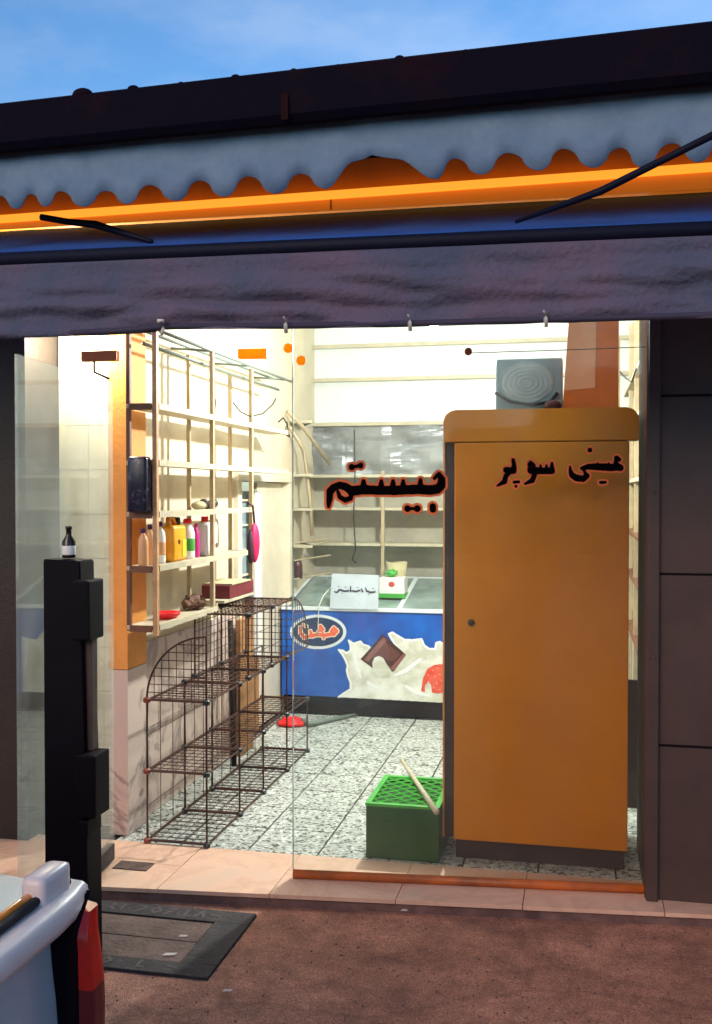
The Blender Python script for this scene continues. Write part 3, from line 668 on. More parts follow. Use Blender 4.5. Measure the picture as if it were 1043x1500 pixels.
tag(obj('green_leafy_wrap', b, M['green'], None), 'crumpled green wrapper on top of the white carton', 'wrapper')
p = PY(578, 834, YF+.38); zb_ = fp(0, .62).z+.012
b = NB(); rows = []
for k, (hw, dp, zz) in enumerate(((.05, .04, 0), (.062, .045, .05), (.066, .03, .11), (.074, .012, .17), (.078, .006, .19))):
    rows.append([Vector((p.x+.012+hw*cos(a_)*(1+.06*sin(5*a_+k)), YF+.40+dp*sin(a_), zb_+zz+.006*sin(3*a_+k))) for a_ in [2*pi*q_/20 for q_ in range(20)]])
for r_ in rows: r_.append(r_[0].copy())
vv = [[b.verts.new(q_) for q_ in r_] for r_ in rows]
for a_, c_ in zip(vv, vv[1:]):
    for i_ in range(20): b.faces.new((a_[i_], a_[i_+1], c_[i_+1], c_[i_]))
bmesh.ops.remove_doubles(b, verts=b.verts[:], dist=.0001)
tag(obj('cloth_bag', b, M['beige_cloth'], None, True), 'beige cloth bag slumped behind the white carton on the freezer', 'bag')
b = NB(); mp_ = PY(434, 841, YF+.25); z0 = mp_.z-.03
lathe(b, [(.045, 0), (.045, .09), (.038, .12), (.02, .135), (.0, .137)], (mp_.x, YF+.25, z0+.0), 18, .8)
tag(obj('maroon_jar', b, M['maroon'], None, True), 'dark maroon rounded canister at left rear end of the freezer', 'canister')
b = NB(); tube(b, [PY(487, 858, YF+.1), PY(474, 872, YF+.0), PY(467, 888, YF-.03), PY(466, 915, YF-.022), PY(466, 930, YF-.02)], .004, 6); obj('cord', b, M['cable_white'], fr, True)
b = NB(); tube(b, [PY(519, 630, YB-.32), PY(520, 700, YB-.33), PY(518, 760, YB-.33), PY(521, 805, YB-.33), PY(516, 820, YB-.33), PY(522, 825, YB-.33)], .0045, 6); tag(obj('hanging_cable', b, M['cable'], None, True), 'dark cable dangling down in front of the back wall shelves', 'cable')

# ================================================================= BACK WALL: grey sheet, board and shelving
xa = PY(434, 650, YB-.01).x
bb_ = box('grey_plastic_sheet', M['foil'], shop, xa, XR-.003, YB-.02, YB-.001, PY(520, 697, YB).z, PY(520, 619, YB).z)
me = bb_.data; bm = bmesh.new(); bm.from_mesh(me); bmesh.ops.subdivide_edges(bm, edges=bm.edges[:], cuts=36, use_grid_fill=True)
from mathutils import noise as mn
for v in bm.verts:
    if v.co.y < YB-.01 - bb_.matrix_basis.translation.y*0: v.co.y -= abs(mn.noise(Vector((v.co.x*2.2+v.co.z*2, 0, v.co.z*5))))*.09 + abs(mn.noise(Vector((v.co.x*6, 2, v.co.z*11))))*.03
bm.to_mesh(me); bm.free()
box('grey_board', M['greyboard'], shop, xa, XR-.003, YB-.012, YB-.001, .5, PY(520, 698, YB).z)
bs = thing('back_shelving', 'cream metal shelving with empty boards along the back wall above the freezer', 'shelving', (-.6, YB-.15, 1.0))
YS = YB-.30
for (px, ztop_, zb) in ((430, PY(430, 600, YS).z, .9), (561, PY(561, 690, YS).z, .8), (720, PY(561, 690, YS).z, .8), (905, 2.6, .4)):
    q = PY(px, 700, YS); box('upright', M['cream_metal'], bs, q.x-.012, q.x+.012, YS-.012, YS+.012, zb, ztop_, .002)
for (py, dpt) in ((697, .28), (745, .28), (797, .28)):
    q = PY(500, py, YS); box('shelf', M['shelf'], bs, xa, XR-.01, YS, YS+dpt, q.z-.012, q.z+.008, .002)
for py in (557, 622):
    q = PY(500, py, YB-.06); box('rail', M['shelf'], bs, xa, XR-.01, YB-.09, YB-.03, q.z-.012, q.z+.014, .002)
q = PY(500, 508, YB-.06); box('rail', M['shelf'], bs, xa, XR-.01, YB-.09, YB-.03, q.z-.012, q.z+.014, .002)

# ================================================================= LEFT SHELVING

ls = thing('wall_shelving', 'tall cream shelving unit with narrow boards along the left wall', 'shelving', (XO, 5.4, .9))
def Yat(px, X): return PX(px, 720, X).y
ys = [Yat(228, XO), Yat(311, XO), Yat(368, XO)]
zb = [PX(228, 932, XO).z, PX(311, 888, XO).z, PX(368, 860, XO).z]
zt = [2.35, PX(311, 513, XO).z, PX(368, 541, XO).z]
yl = Yat(420, XO)
for i, y in enumerate(ys):
    box('upright', M['tan_metal'] if i == 0 else M['cream_metal'], ls, XO-.010, XO+.010, y-.012, y+.012, zb[i], zt[i], .002)
    box('rear_upright', M['brown_metal'] if i == 0 else M['cream_metal'], ls, XS, XS+.018, y-.010, y+.010, zb[i]+.02, zt[i]-.02, .002)
YA = ys[0]-.012
shz = [PX(215, 591, XO).z, PX(215, 676, XO).z, PX(222, 753, XO).z, PX(222, 833, XO).z, PX(222, 921, XO).z]
ends = [yl, yl, ys[2]+.05, ys[2]-.02, ys[1]+.05]
for z, ye in zip(shz, ends):
    o = box('shelf', M['shelf'], ls, XS+.002, XO-.012, YA+.0, ye, z-.012, z+.006, .002)
    box('shelf_lip', M['shelf'], ls, XO-.0115, XO-.002+.014, YA+.027, ye, z-.016, z+.01, .001)
    box('end_bar', M['brown_metal'], ls, XS+.018, XO-.011, YA-.008, YA-.001, z-.02, z+.008)
# top sloping rods
tz = 2.24
for (xx, zz, ya, yb2) in ((XO, tz, YA, yl+.1), (XS+.015, tz+.02, YA, yl+.1), (XO-.05, tz-.06, YA, yl)):
    b = NB(); tube(b, [(xx, ya, zz), (xx, yb2, zz)], .008, 6); obj('rod', b, M['mop_grey'], ls, True)
for y in (YA, ys[1], ys[2], yl):
    b = NB(); tube(b, [(XL, y, tz+.02), (XO, y, tz)], .007, 6); obj('cross_rod', b, M['mop_grey'], ls, True)
# corner shelving brackets between side door and back wall
cs = thing('corner_shelving', 'pale corner shelving with short stepped boards between the side door and back wall', 'shelving', (XL+.1, 7.2, .9))
ya_, yb_ = DY1+.02, YS-.02
for py in (697, 745, 797, 622):
    z = PY(500, py, YS).z
    b = NB(); slab(b, [(XL+.002, ya_, z-.01), (XL+.16, ya_, z-.01), (xa+.02, YS-.013, z-.01), (xa+.02, YB-.03, z-.01), (XL+.002, YB-.01, z-.01)], (0, 0, .018)); obj('shelf', b, M['shelf'], cs)
for zz in (.95, 1.08, 1.2):
    b = NB(); tube(b, [(XL+.02, ya_, zz), (XL+.2, YS-.02, zz+.02)], .006, 6); obj('bracket', b, M['cream_metal'], cs)
b = NB(); tube(b, [(XL+.03, DY1-.1, 2.0), (XL+.09, DY1+.05, 1.85), (XL+.12, DY1+.1, 1.5), (XL+.13, DY1+.12, 1.25)], .013, 6); obj('brace', b, M['cream_metal'], cs, True)
b = NB(); tube(b, [(XL+.03, DY1-.15, 2.1), (XL+.1, DY1+.0, 2.0), (XL+.22, DY1+.3, 1.75)], .014, 6); obj('brace', b, M['cream_metal'], cs, True)
# loose wires high on the left wall
b = NB(); tube(b, [PX(342, 590, XO), PX(352, 603, XO), PX(366, 610, XO), PX(385, 606, XO), PX(400, 592, XO), PX(404, 584, XO)], .004, 5); tag(obj('looped_wire', b, M['cable'], None, True), 'dark looped wire sagging between uprights high on the left shelving', 'wire')
b = NB(); tube(b, [PX(313, 560, XO), PX(315, 590, XO), PX(312, 615, XO), PX(313, 640, XO)], .0045, 5); tag(obj('short_wire', b, M['cable'], None, True), 'short dark wire hanging beside the middle upright of the left shelving', 'wire')
b = NB(); tube(b, [PX(408, 618, XO), PX(415, 612, XO), PX(421, 622, XO), PX(415, 634, XO), PX(408, 628, XO), PX(424, 640, XO), PX(420, 618, XO)], .005, 5); tag(obj('tangled_wire', b, M['cable'], None, True), 'small tangle of black wire at the far top corner of the left shelving', 'wire')

# right wall shelving
rs = thing('right_shelving', 'cream shelving on the right wall glimpsed between orange cabinet and dark column', 'shelving', (XR-.15, 6, .9))
for y in (5.2, 5.9, 6.6):
    box('upright', M['cream_metal'], rs, XR-.33, XR-.30, y-.015, y+.015, .3, 2.6, .002)
for z in (.75, 1.07, 1.32, 1.62, 1.95, 2.2):
    box('shelf', M['brown_metal'] if z < 1.5 else M['shelf'], rs, XR-.34, XR-.003, 5.1, 7.1, z-.01, z+.01, .002)
box('dark_gap_board', M['cab_dark'], rs, XR-.42, XR-.003, 5.02, 5.04, FLOOR+.002, .66)  # added dark board for the dark gap right of the cabinet
for z in (.78, 1.35, 1.66):
    box('backing_panel', M['shelf'], rs, XR-.28, XR-.26, 5.3, 7.0, z, z+.2)
b = NB(); tube(b, [PY(908, 545, 5.6), PY(915, 552, 5.5), PY(925, 560, 5.5), PY(932, 540, 5.5), PY(940, 520, 5.5)], .005, 5); tag(obj('branching_wire', b, M['cable'], None, True), 'dark branching wire above the right end of the orange cabinet', 'wire')

# ================================================================= GOODS ON LEFT SHELVES
def sY(px): return Yat(px, XS+.075)
def bottle(name, label, cat, px, zs, h, r, mbody, mcap, capr=.4, sy=1, labm=None, group=None):
    y = sY(px); c = Vector((XS+.07, y, zs+.0065)); t = thing(name, label, cat, c, 'bottles lined up on the fourth shelf')
    b = NB(); lathe(b, [(r*.92, 0), (r, .01), (r, h*.62), (r*.85, h*.74), (r*capr, h*.84), (r*capr, h*.88)], c, 16, sy); obj('body', b, mbody, t, True)
    b = NB(); lathe(b, [(r*capr*1.2, h*.881), (r*capr*1.2, h*.97), (r*capr*.8, h)], c, 12, sy); obj('cap', b, mcap, t, True)
    if labm:
        b = NB(); lathe(b, [(r*1.02, h*.2), (r*1.03, h*.21), (r*1.03, h*.5), (r*1.02, h*.51)], c, 16, sy); obj('sticker', b, labm, t, True)
    return t
z4 = shz[3]
bottle('shampoo_bottle', 'slim peach bottle with purple cap, nearest the shelf end on fourth board', 'bottle', 211, z4, .16, .022, M['peach'], M['cap_purple'])
bottle('shampoo_bottle', 'slim peach bottle with purple cap just left of the front upright', 'bottle', 221, z4, .175, .022, M['peach'], M['cap_purple'])
bottle('shampoo_bottle', 'white bottle with violet cap between front upright and yellow jug', 'bottle', 236, z4, .185, .024, M['white_plastic'], M['cap_purple'], labm=M['peach'])
y = sY(252); c = Vector((XS+.075, y, z4+.0065)); t = thing('yellow_jug', 'large yellow orange plastic jug with dark cap on fourth shelf', 'jug', c)
b = NB(); bxm(b, XS+.035, XS+.115, y-.075, y+.075, c.z, c.z+.165, .018); obj('body', b, M['yellow'], t, True)
b = NB(); tube(b, [(XS+.075, y-.05, c.z+.15), (XS+.075, y-.045, c.z+.195), (XS+.075, y+.0, c.z+.2), (XS+.075, y+.03, c.z+.16)], .012, 8); obj('handle', b, M['yellow'], t, True)
b = NB(); lathe(b, [(.02, 0), (.02, .03), (.015, .035)], (XS+.075, y+.045, c.z+.165), 14); obj('cap', b, M['cable'], t, True)
b = NB(); ball(b, (XS+.116, y-.015, c.z+.09), .012, (.2, 1, 1)); obj('round_mark', b, M['maroon'], t)
b = NB(); bxm(b, XS+.1155, XS+.118, y+.02, y+.065, c.z+.02, c.z+.1, 0); obj('sticker', b, M['yellow_lab'], t)
bottle('cleaner_bottle', 'green and white bottle with red cap right of the yellow jug', 'bottle', 276, z4, .19, .034, M['white_plastic'], M['red_plastic'], .5, labm=M['green'])
bottle('detergent_bottle', 'narrow magenta bottle between the green labelled bottle and white jug', 'bottle', 288, z4, .165, .018, M['magenta'], M['magenta'])
y = sY(303); c = Vector((XS+.075, y, z4+.0065)); t = thing('white_jug', 'big white plastic jug with small red cap on fourth shelf', 'jug', c)
b = NB(); bxm(b, XS+.035, XS+.11, y-.075, y+.075, c.z, c.z+.17, .025); obj('body', b, M['white_plastic'], t, True)
b = NB(); lathe(b, [(.018, 0), (.018, .025)], (XS+.075, y-.03, c.z+.17), 12); obj('cap', b, M['red_plastic'], t)
for dy in (-.02, .04): 
    b = NB(); ball(b, (XS+.111, y+dy, c.z+.05), .013, (.2, 1.3, 1)); obj('round_mark', b, M['card'], t)
# dark wrapped packs, third shelf
z3 = shz[2]
for i, (px, h, nm, lab) in enumerate(((205, .235, 'navy_bag', 'tall dark navy wrapped pack at the front end of third shelf'), (216, .225, 'purple', 'tall violet wrapped pack beside the front upright on third shelf'))):
    y = sY(px); b = NB(); bxm(b, XS+.03, XS+.115, y-.028, y+.028, z3+.0065, z3+.0065+h, .012)
    tag(obj('wrapped_pack', b, M[nm], None, True), lab, 'pack', 'dark wrapped packs on the third shelf')
b = NB(); y = ys[0]+.012; tube(b, [(XS+.035, y, z3+.24), (XS+.035, y, z3+.01)], [.024, .024], 8); tag(obj('dark_cloth_roll', b, M['dark_cloth'], None, True), 'dark plum cloth roll standing at the shelf end on third board', 'cloth')
# shoes on third board
for px, mm, lab in ((292, 'beige_cloth', 'cream and black slipper lying on third shelf'), (306, 'dark_cloth', 'dark slipper lying right of the cream one on third shelf')):
    y = sY(px); b = NB(); ball(b, (XS+.075, y, z3+.028), .05, (.7, 1.25, .45)); sh = tag(obj('slipper', b, M[mm], None, True), lab, 'slipper', 'slippers on the third shelf')
    b = NB(); ball(b, (XS+.08, y+.045, z3+.036), .032, (.8, 1.1, .75)); obj('toe_cap', b, M['cable'], sh, True)
# fifth shelf
z5 = shz[4]; y = sY(243)
b = NB(); lathe(b, [(.04, 0), (.06, .018), (.064, .03), (.055, .03), (.045, .012), (.0, .01)], (XS+.075, y, z5+.0065), 20); tag(obj('red_dish', b, M['red_plastic'], None, True), 'shallow bright red dish on the lowest shelf', 'dish')
y = sY(287); b = NB(); ball(b, (XS+.065, y, z5+.04), .06, (.9, 1.2, .55), 16)
for v in b.verts: v.co += Vector([random.uniform(-.012, .012) for _ in range(3)])
tag(obj('crumpled_bag', b, M['card'], None), 'crumpled brown paper bag at the far end of the lowest shelf', 'bag')
p = PX(344, 868, XS+.12); t = thing('maroon_box', 'flat maroon carton with pale lid on a bracket beyond the lowest shelf', 'box', p)
box('carton', M['maroon_box'], t, XS+.02, XS+.17, p.y-.22, p.y+.16, p.z-.01, p.z+.055, .003)
box('lid', M['beige_cloth'], t, XS+.015, XS+.175, p.y-.2, p.y+.1, p.z+.056, p.z+.064, .001)
box('bracket_board', M['shelf'], t, XS+.013, XS+.17, p.y-.3, p.y+.17, p.z-.025, p.z-.011)
# hanging pouch
p = PX(373, 795, XO+.03); t = thing('hanging_pouch', 'crimson and black pouch hanging by a strap from the third upright', 'pouch', p)
b = NB(); ball(b, p, .062, (.42, .75, 1.75), 16); obj('pouch', b, M['crimson'], t, True)
b = NB(); ball(b, p+Vector((-.012, -.028, -.02)), .055, (.42, .6, 1.7), 16); obj('dark_side', b, M['dark_cloth'], t, True)
b = NB(); tube(b, [p+Vector((0, 0, .1)), p+Vector((0, -.03, .2)), p+Vector((-.03, -.04, .22))], .006, 6); obj('strap', b, M['dark_cloth'], t, True)
p = PX(379, 752, XL+.05); t = box('white_towel', M['white_plastic'], None, XL+.035, XL+.05, p.y-.06, p.y+.06, .55, p.z+.13, .004); tag(t, 'long white towel hanging in front of the side doorway', 'towel')
# leaning plank and dark pole
p = PX(365, 1036, XL+.09); t = box('wood_plank', M['wood_brown'], None, XL+.06, XL+.085, p.y-.14, p.y+.1, FLOOR, .83, .003); tag(t, 'brown wooden plank standing upright against the side doorway', 'plank')
p = PX(347, 1038, XL+.11); b = NB(); tube(b, [(p.x, p.y-.05, FLOOR), (p.x-.02, p.y-.05, .85)], .016, 8); tag(obj('dark_pole', b, M['black_matte'], None, True), 'dark pole leaning left of the brown wooden plank', 'pole')

# ================================================================= WIRE CUBE RACK
rk = thing('wire_cube_rack', 'rusty black wire grid cube rack with rounded end panel on terrazzo floor', 'rack', PZ(260, 1235, FLOOR))
RX0 = PZ(216, 1235, FLOOR).x; RX1 = PZ(307, 1238, FLOOR).x
ry = [PZ(216, 1235, FLOOR).y, PZ(265, 1190, FLOOR).y, PZ(307, 1158, FLOOR).y, PZ(346, 1126, FLOOR).y, PZ(374, 1098, FLOOR).y]
lv = [FLOOR+.012, FLOOR+.31, FLOOR+.615, FLOOR+.92]
FRM, WIR = .0045, .0019
def grid(o, u, v, nu, nv, name='grid_panel', m='black_wire'):
    o, u, v = Vector(o), Vector(u), Vector(v); b = NB()
    tube(b, [o, o+u, o+u+v, o+v], FRM, 6, True)
    for i in range(1, nu): tube(b, [o+u*i/nu, o+u*i/nu+v], WIR, 4)
    for i in range(1, nv): tube(b, [o+v*i/nv, o+v*i/nv+u], WIR, 4)
    return obj(name, b, M[m], rk)
W = RX1-RX0
def joint(x, y, z, m='joint', r=.016):
    b = NB(); lathe(b, [(r*.6, -.012), (r, -.007), (r, .007), (r*.6, .012)], (x, y, z), 10); obj('joint', b, M[m], rk)
for i in range(4):
    y0, y1 = ry[i], ry[i+1]
    for k in range(3):
        if k == 2 and i == 3: continue
        grid((RX0, y0+.004, lv[k]), (W, 0, 0), (0, y1-y0-.008, 0), 7, 8)
    # wall side panels, sparse
    for k in range(2):
        grid((RX0, y0+.005, lv[k]+.004), (0, y1-y0-.01, 0), (0, 0, lv[k+1]-lv[k]-.008), 3, 2, 'side_panel')
# dividers across
for i in range(5):
    top = 2 if i < 5 else 1
    for xx in (RX0, RX1):
        b = NB(); tube(b, [(xx, ry[i], lv[0]), (xx, ry[i], lv[2] if i < 4 else lv[1])], FRM, 6); obj('post', b, M['black_wire'], rk)
    for k in range(3 if i < 4 else 2):
        b = NB(); tube(b, [(RX0, ry[i], lv[k]+.003), (RX1, ry[i], lv[k]+.003)], FRM*1.4, 6); obj('front_bar', b, M['black_wire'], rk)
        for xx in (RX0, RX1): joint(xx, ry[i], lv[k], 'joint_lit_red' if (i == 0 and xx == RX0) else 'joint')
# arch panel at the front
b = NB(); r = W; cx, cz = RX1, lv[2]
arc = [(cx-r*cos(R(a)), ry[0], cz+r*sin(R(a))*1.03) for a in range(0, 91, 6)]
tube(b, arc, FRM, 6)
tube(b, [(cx, ry[0], cz), (cx, ry[0], cz+r*1.03)], FRM, 6)
for i in range(1, 8):
    x = cx-r*i/8; h = math.sqrt(max(0, r*r-(r*i/8)**2))*1.03; tube(b, [(x, ry[0], cz), (x, ry[0], cz+h)], WIR, 4)
    z = cz+r*1.03*i/8; wv = math.sqrt(max(0, r*r-(r*i/8)**2)); tube(b, [(cx, ry[0], z), (cx-wv, ry[0], z)], WIR, 4)
obj('arch_panel', b, M['black_wire'], rk)
# upper bays (shifted back a little)
uy = [ry[1]+.13, ry[2]+.14, ry[3]+.12]
for i in range(2):
    grid((RX0, uy[i], lv[3]), (W, 0, 0), (0, uy[i+1]-uy[i]-.004, 0), 7, 8)
    grid((RX0, uy[i]+.004, lv[2]+.01), (0, uy[i+1]-uy[i]-.008, 0), (0, 0, lv[3]-lv[2]-.014), 7, 7)
    grid((RX0+W, uy[i]+.004, lv[2]+.01), (0, uy[i+1]-uy[i]-.008, 0), (0, 0, lv[3]-lv[2]-.014), 3, 3, 'side_panel')
for i in range(3):
    for xx in (RX0, RX1):
        b = NB(); tube(b, [(xx, uy[i], lv[2]), (xx, uy[i], lv[3])], FRM, 6); obj('post', b, M['black_wire'], rk)
        joint(xx, uy[i], lv[3], 'joint', .019); joint(xx, uy[i], lv[2]+.006)
grid((RX0, uy[2], lv[2]+.006), (W, 0, 0), (0, 0, lv[3]-lv[2]-.01), 8, 8)
# far quarter-round side wing, leaning
b = NB(); r = .30; oy = uy[2]+.01
arc = [(RX1, oy+r*sin(R(a)), lv[2]+.0+r*cos(R(a))) for a in range(0, 91, 9)]; tube(b, arc, FRM, 6)
tube(b, [(RX1, oy, lv[2]), (RX1, oy+r, lv[2])], FRM, 6)
for i in range(1, 7):
    h = math.sqrt(r*r-(r*i/7)**2); tube(b, [(RX1, oy+r*i/7, lv[2]), (RX1, oy+r*i/7, lv[2]+h)], WIR, 4); tube(b, [(RX1, oy, lv[2]+r*i/7), (RX1, oy+h, lv[2]+r*i/7)], WIR, 4)
obj('arch_panel', b, M['black_wire'], rk)
# red mop head and handle on floor
p = PZ(427, 1062, FLOOR); t = thing('floor_brush', 'red round brush with grey green handle lying on the floor before the freezer', 'brush', p)
b = NB(); 
for k in range(3):
    rr = .085-.022*k; tube(b, [(p.x+rr*cos(2*pi*i/22), p.y+rr*.9*sin(2*pi*i/22), FLOOR+.018+.008*k+.004*sin(i*2.1)) for i in range(22)], .015, 7, True)
obj('head', b, M['red_plastic'], t, True)
h1 = PZ(452, 1061, FLOOR+.02); h2 = PZ(525, 1046, FLOOR+.012)
b = NB(); tube(b, [p+Vector((.07, 0, .03)), h1, h2], [.016, .02, .012], 8); obj('handle', b, M['mop_grey'], t, True)

# ================================================================= GREEN CRATE
cf = PZ(536, 1257, FLOOR); cr_ = PZ(646, 1262, FLOOR)
cx0, cx1 = cf.x, PZ(646, 1257, FLOOR).x; cy0 = cf.y+.0; cz1 = PY(540, 1176, cy0).z; 
cy1 = PZ(552, 1134, cz1).y
cr = thing('green_crate', 'green plastic bottle crate turned upside down by the glass, lattice bottom upward', 'crate', ((cx0+cx1)/2, (cy0+cy1)/2, FLOOR))
th = .012
box('front_wall', M['crate_shaded'], cr, cx0, cx1, cy0, cy0+th, FLOOR+.002, cz1-.012, .003)
box('rear_wall', M['crate_shaded'], cr, cx0, cx1, cy1-th, cy1, FLOOR+.002, cz1-.012, .003)
for xx in (cx0, cx1-th): box('side_wall', M['crate_shaded'], cr, xx, xx+th, cy0+th, cy1-th, FLOOR+.002, cz1-.012, .003)
b = NB()
for (a0, a1, b0, b1) in ((cx0-.003, cx1+.003, cy0-.003, cy0+.02), (cx0-.003, cx1+.003, cy1-.02, cy1+.003), (cx0-.003, cx0+.02, cy0+.02, cy1-.02), (cx1-.02, cx1+.003, cy0+.02, cy1-.02)):
    bxm(b, a0, a1, b0, b1, cz1-.012, cz1, .002)
obj('rim', b, M['crate'], cr)
b = NB(); w_, d_ = cx1-cx0-.03, cy1-cy0-.03; ox, oy = cx0+.015, cy0+.015
def clipseg(p, q):
    t0, t1 = 0, 1; dx, dy = q[0]-p[0], q[1]-p[1]
    for pp, qq in ((-dx, p[0]), (dx, w_-p[0]), (-dy, p[1]), (dy, d_-p[1])):
        if pp == 0:
            if qq < 0: return None
        else:
            r_ = qq/pp
            if pp < 0: t0 = max(t0, r_)
            else: t1 = min(t1, r_)
    return None if t0 >= t1 else ((p[0]+dx*t0, p[1]+dy*t0), (p[0]+dx*t1, p[1]+dy*t1))
k = -d_
while k < w_+d_:
    for sgn in (1, -1):
        s_ = clipseg((k, 0), (k+d_, d_)) if sgn == 1 else clipseg((k+d_, 0), (k, d_))
        if s_: tube(b, [(ox+s_[0][0], oy+s_[0][1], cz1-.008-.001*sgn), (ox+s_[1][0], oy+s_[1][1], cz1-.008-.001*sgn)], .005, 4)
    k += .066
obj('lattice', b, M['crate'], cr)
box('inner_panel', M['crate_shaded'], cr, cx0+th, cx1-th, cy0+th, cy1-th, cz1-.035, cz1-.028)
b = NB(); box('front_rib', M['crate_shaded'], cr, cx0+.02, cx1-.02, cy0-.004, cy0-.0005, FLOOR+.15, FLOOR+.158); b.free()
a = PZ(588, 1113, cz1+.012); c = PZ(640, 1190, cz1+.014)
b = NB(); tube(b, [PZ(588, 1113, cz1+.006), PZ(640, 1190, cz1+.012)], [.009, .012], 8); tag(obj('wooden_stick', b, M['wood_stick'], None, True), 'pale wooden stick lying across the top of the green crate', 'stick')

# ================================================================= CANOPY (upper roof edge with scalloped valance)
YR = 3.10
top = line_z(PY(90, 141, YR), PY(954, 41, YR)); bot = line_z(PY(90, 212, YR), PY(954, 128, YR))
cn = thing('roof_canopy', 'dark sloping roof edge above the shop with scalloped grey blue valance', 'canopy', (-.6, 3.5, 2.5))
xs = [-7+.25*i for i in range(49)]
b = NB()
def sheet(b, rows, closed=False):
    vv = [[b.verts.new(p) for p in r_] for r_ in rows]
    for a_, c_ in zip(vv, vv[1:]):
        for i in range(len(a_)-1): b.faces.new((a_[i], a_[i+1], c_[i+1], c_[i]))
fr_rows = [[Vector((x, YR+.05*0, bot(x))) for x in xs], [Vector((x, YR-.02, bot(x)+.02)) for x in xs], [Vector((x, YR-.02, top(x)-.012)) for x in xs], [Vector((x, YR, top(x))) for x in xs],
           [Vector((x, YR+.9, top(x)+.10)) for x in xs], [Vector((x, YR+.9, bot(x)+.12)) for x in xs], [Vector((x, YR+.09, bot(x)+.02)) for x in xs], [Vector((x, YR, bot(x))) for x in xs]]
sheet(b, fr_rows); obj('fascia', b, M['canopy'], cn)
for px, rr in ((121, .028), (195, .016), (265, .008), (345, .012), (430, .009), (495, .006), (585, .012), (682, .006)):
    y_ = 141-100*(px-90)/864; p = PY(px, y_+2, YR); b = NB(); ball(b, p, rr, (1.3, .8, .8)); obj('roof_bolt', b, M['canopy'], cn, True)
for px, dy in ((418, 55),):
    y_ = 141-100*(px-90)/864+dy; p = PY(px, y_, YR-.02); b = NB(); bxm(b, p.x-.012, p.x+.012, YR-.03, YR-.021, p.z-.04, p.z+.04, .003); obj('rust_patch', b, mat('rust', (.018, .005, .006), .9, spec=.1) if 'rust' not in MATS else MATS['rust'], cn)
# valance
YV = 3.16
tops = [(90,281),(155,279),(220,272),(292,264),(365,259),(440,254),(545,227),(665,231),(745,225),(825,219),(910,215)]
bots = [(122,303),(187,299),(257,294),(330,289),(403,283),(478,277),(637,262),(706,256),(790,250),(868,246),(940,244)]
arch = [(-60,291),(0,287),(45,284)]; ab = [(-30,309),(24,306),(68,303)]
far = [(985,211),(1060,206),(1140,200)]; fb = [(1022,238),(1100,232),(1180,226)]
keys = sorted([(x, y) for x, y in tops+bots+arch+ab+far+fb])
def curve(px):
    for (x0, y0), (x1, y1) in zip(keys, keys[1:]):
        if x0 <= px <= x1:
            t = (px-x0)/(x1-x0)
            if (x0, y0) == (545, 227) or (x1, y1) == (545, 227):
                # the taller cut-out where two cloths meet: ogee
                s = t if x1 == 545 else 1-t
                v = (1-cos(pi*min(1, s*1.7)))/2*.75+.25*s**3
                lo, hi = (y0, y1) if x1 == 545 else (y1, y0)
                return lo+(hi-lo)*v
            c_ = cos(pi*t); s = (1-math.copysign(abs(c_)**.62, c_))/2
            return y0+(y1-y0)*s
    return keys[-1][1]
b = NB(); rows = [[], [], [], []]
px = -60
while px <= 1180:
    p = PY(px, curve(px), YV); zt_ = bot(p.x)+.01
    for k in range(4):
        f = k/3; yy = YV+.006*sin(px*.05)*(1-f)+.01*mn.noise(Vector((p.x*4, f*2, 0)))
        rows[k].append(Vector((p.x, yy, p.z+(zt_-p.z)*f)))
    px += 3
sheet(b, rows); va = obj('scalloped_valance', b, M['valance'], cn, True)
md = va.modifiers.new('thick', 'SOLIDIFY'); md.thickness = .003
# ================================================================= AWNING
aw = thing('shop_awning', 'royal blue awning with dark front bar and dusty purple drop valance over the shop front', 'awning', (-.6, 3.4, 2.2))
YK = 3.74
s_top = line_z(PY(90, 316, YK), PY(954, 253, YK)); s_bot = line_z(PY(90, 330, YK), PY(954, 281, YK))
xs2 = [-5+.2*i for i in range(46)]
def strip(name, m, za, zb2, ya, yb2):
    b = NB(); sheet(b, [[Vector((x, ya, za(x))) for x in xs2], [Vector((x, ya, zb2(x))) for x in xs2], [Vector((x, yb2, zb2(x))) for x in xs2], [Vector((x, yb2, za(x))) for x in xs2], [Vector((x, ya, za(x))) for x in xs2]])
    return obj(name, b, m, aw)
strip('upper_fascia', M['strip_board'], lambda x: s_top(x)+.012, lambda x: s_top(x)+.42, YK+.03, YK+.06)
strip('lower_fascia_glow', M['fascia_glow'], s_bot, lambda x: s_top(x)-.012, YK, YK+.05)
strip('light_strip', M['strip_light'], lambda x: s_top(x)-.0115, lambda x: s_top(x)+.0115, YK-.03, YK+.028)
p = PY(485, 300, YK); box('seam', M['wood_brown'], aw, p.x-.003, p.x+.003, YK-.004, YK-.0005, s_bot(p.x), s_top(p.x)-.013)
YQ = 2.98
b_top = line_z(PY(90, 377, YQ), PY(954, 340, YQ))
fab_b = lambda x: s_bot(x)-.006
b = NB(); rows = []
for k in range(9):
    f = k/8; yy = YK+.02+(YQ-YK-.02)*f
    rows.append([Vector((x, yy, fab_b(x)+(b_top(x)+.022-fab_b(x))*f-.02*sin(pi*f)+.004*mn.noise(Vector((x*3, f*3, 1))))) for x in xs2])
sheet(b, rows); fa = obj('canvas', b, M['awn_blue'], aw, True); md = fa.modifiers.new('thick', 'SOLIDIFY'); md.thickness = .003
b = NB(); tube(b, [Vector((x, YQ, b_top(x))) for x in (xs2[0], xs2[-1])], .024, 12); obj('front_bar', b, M['awn_bar'], aw, True)
hem = [(-80,500),(90,495),(230,487),(235,484),(418,483),(600,480),(800,474),(954,470),(1100,466)]
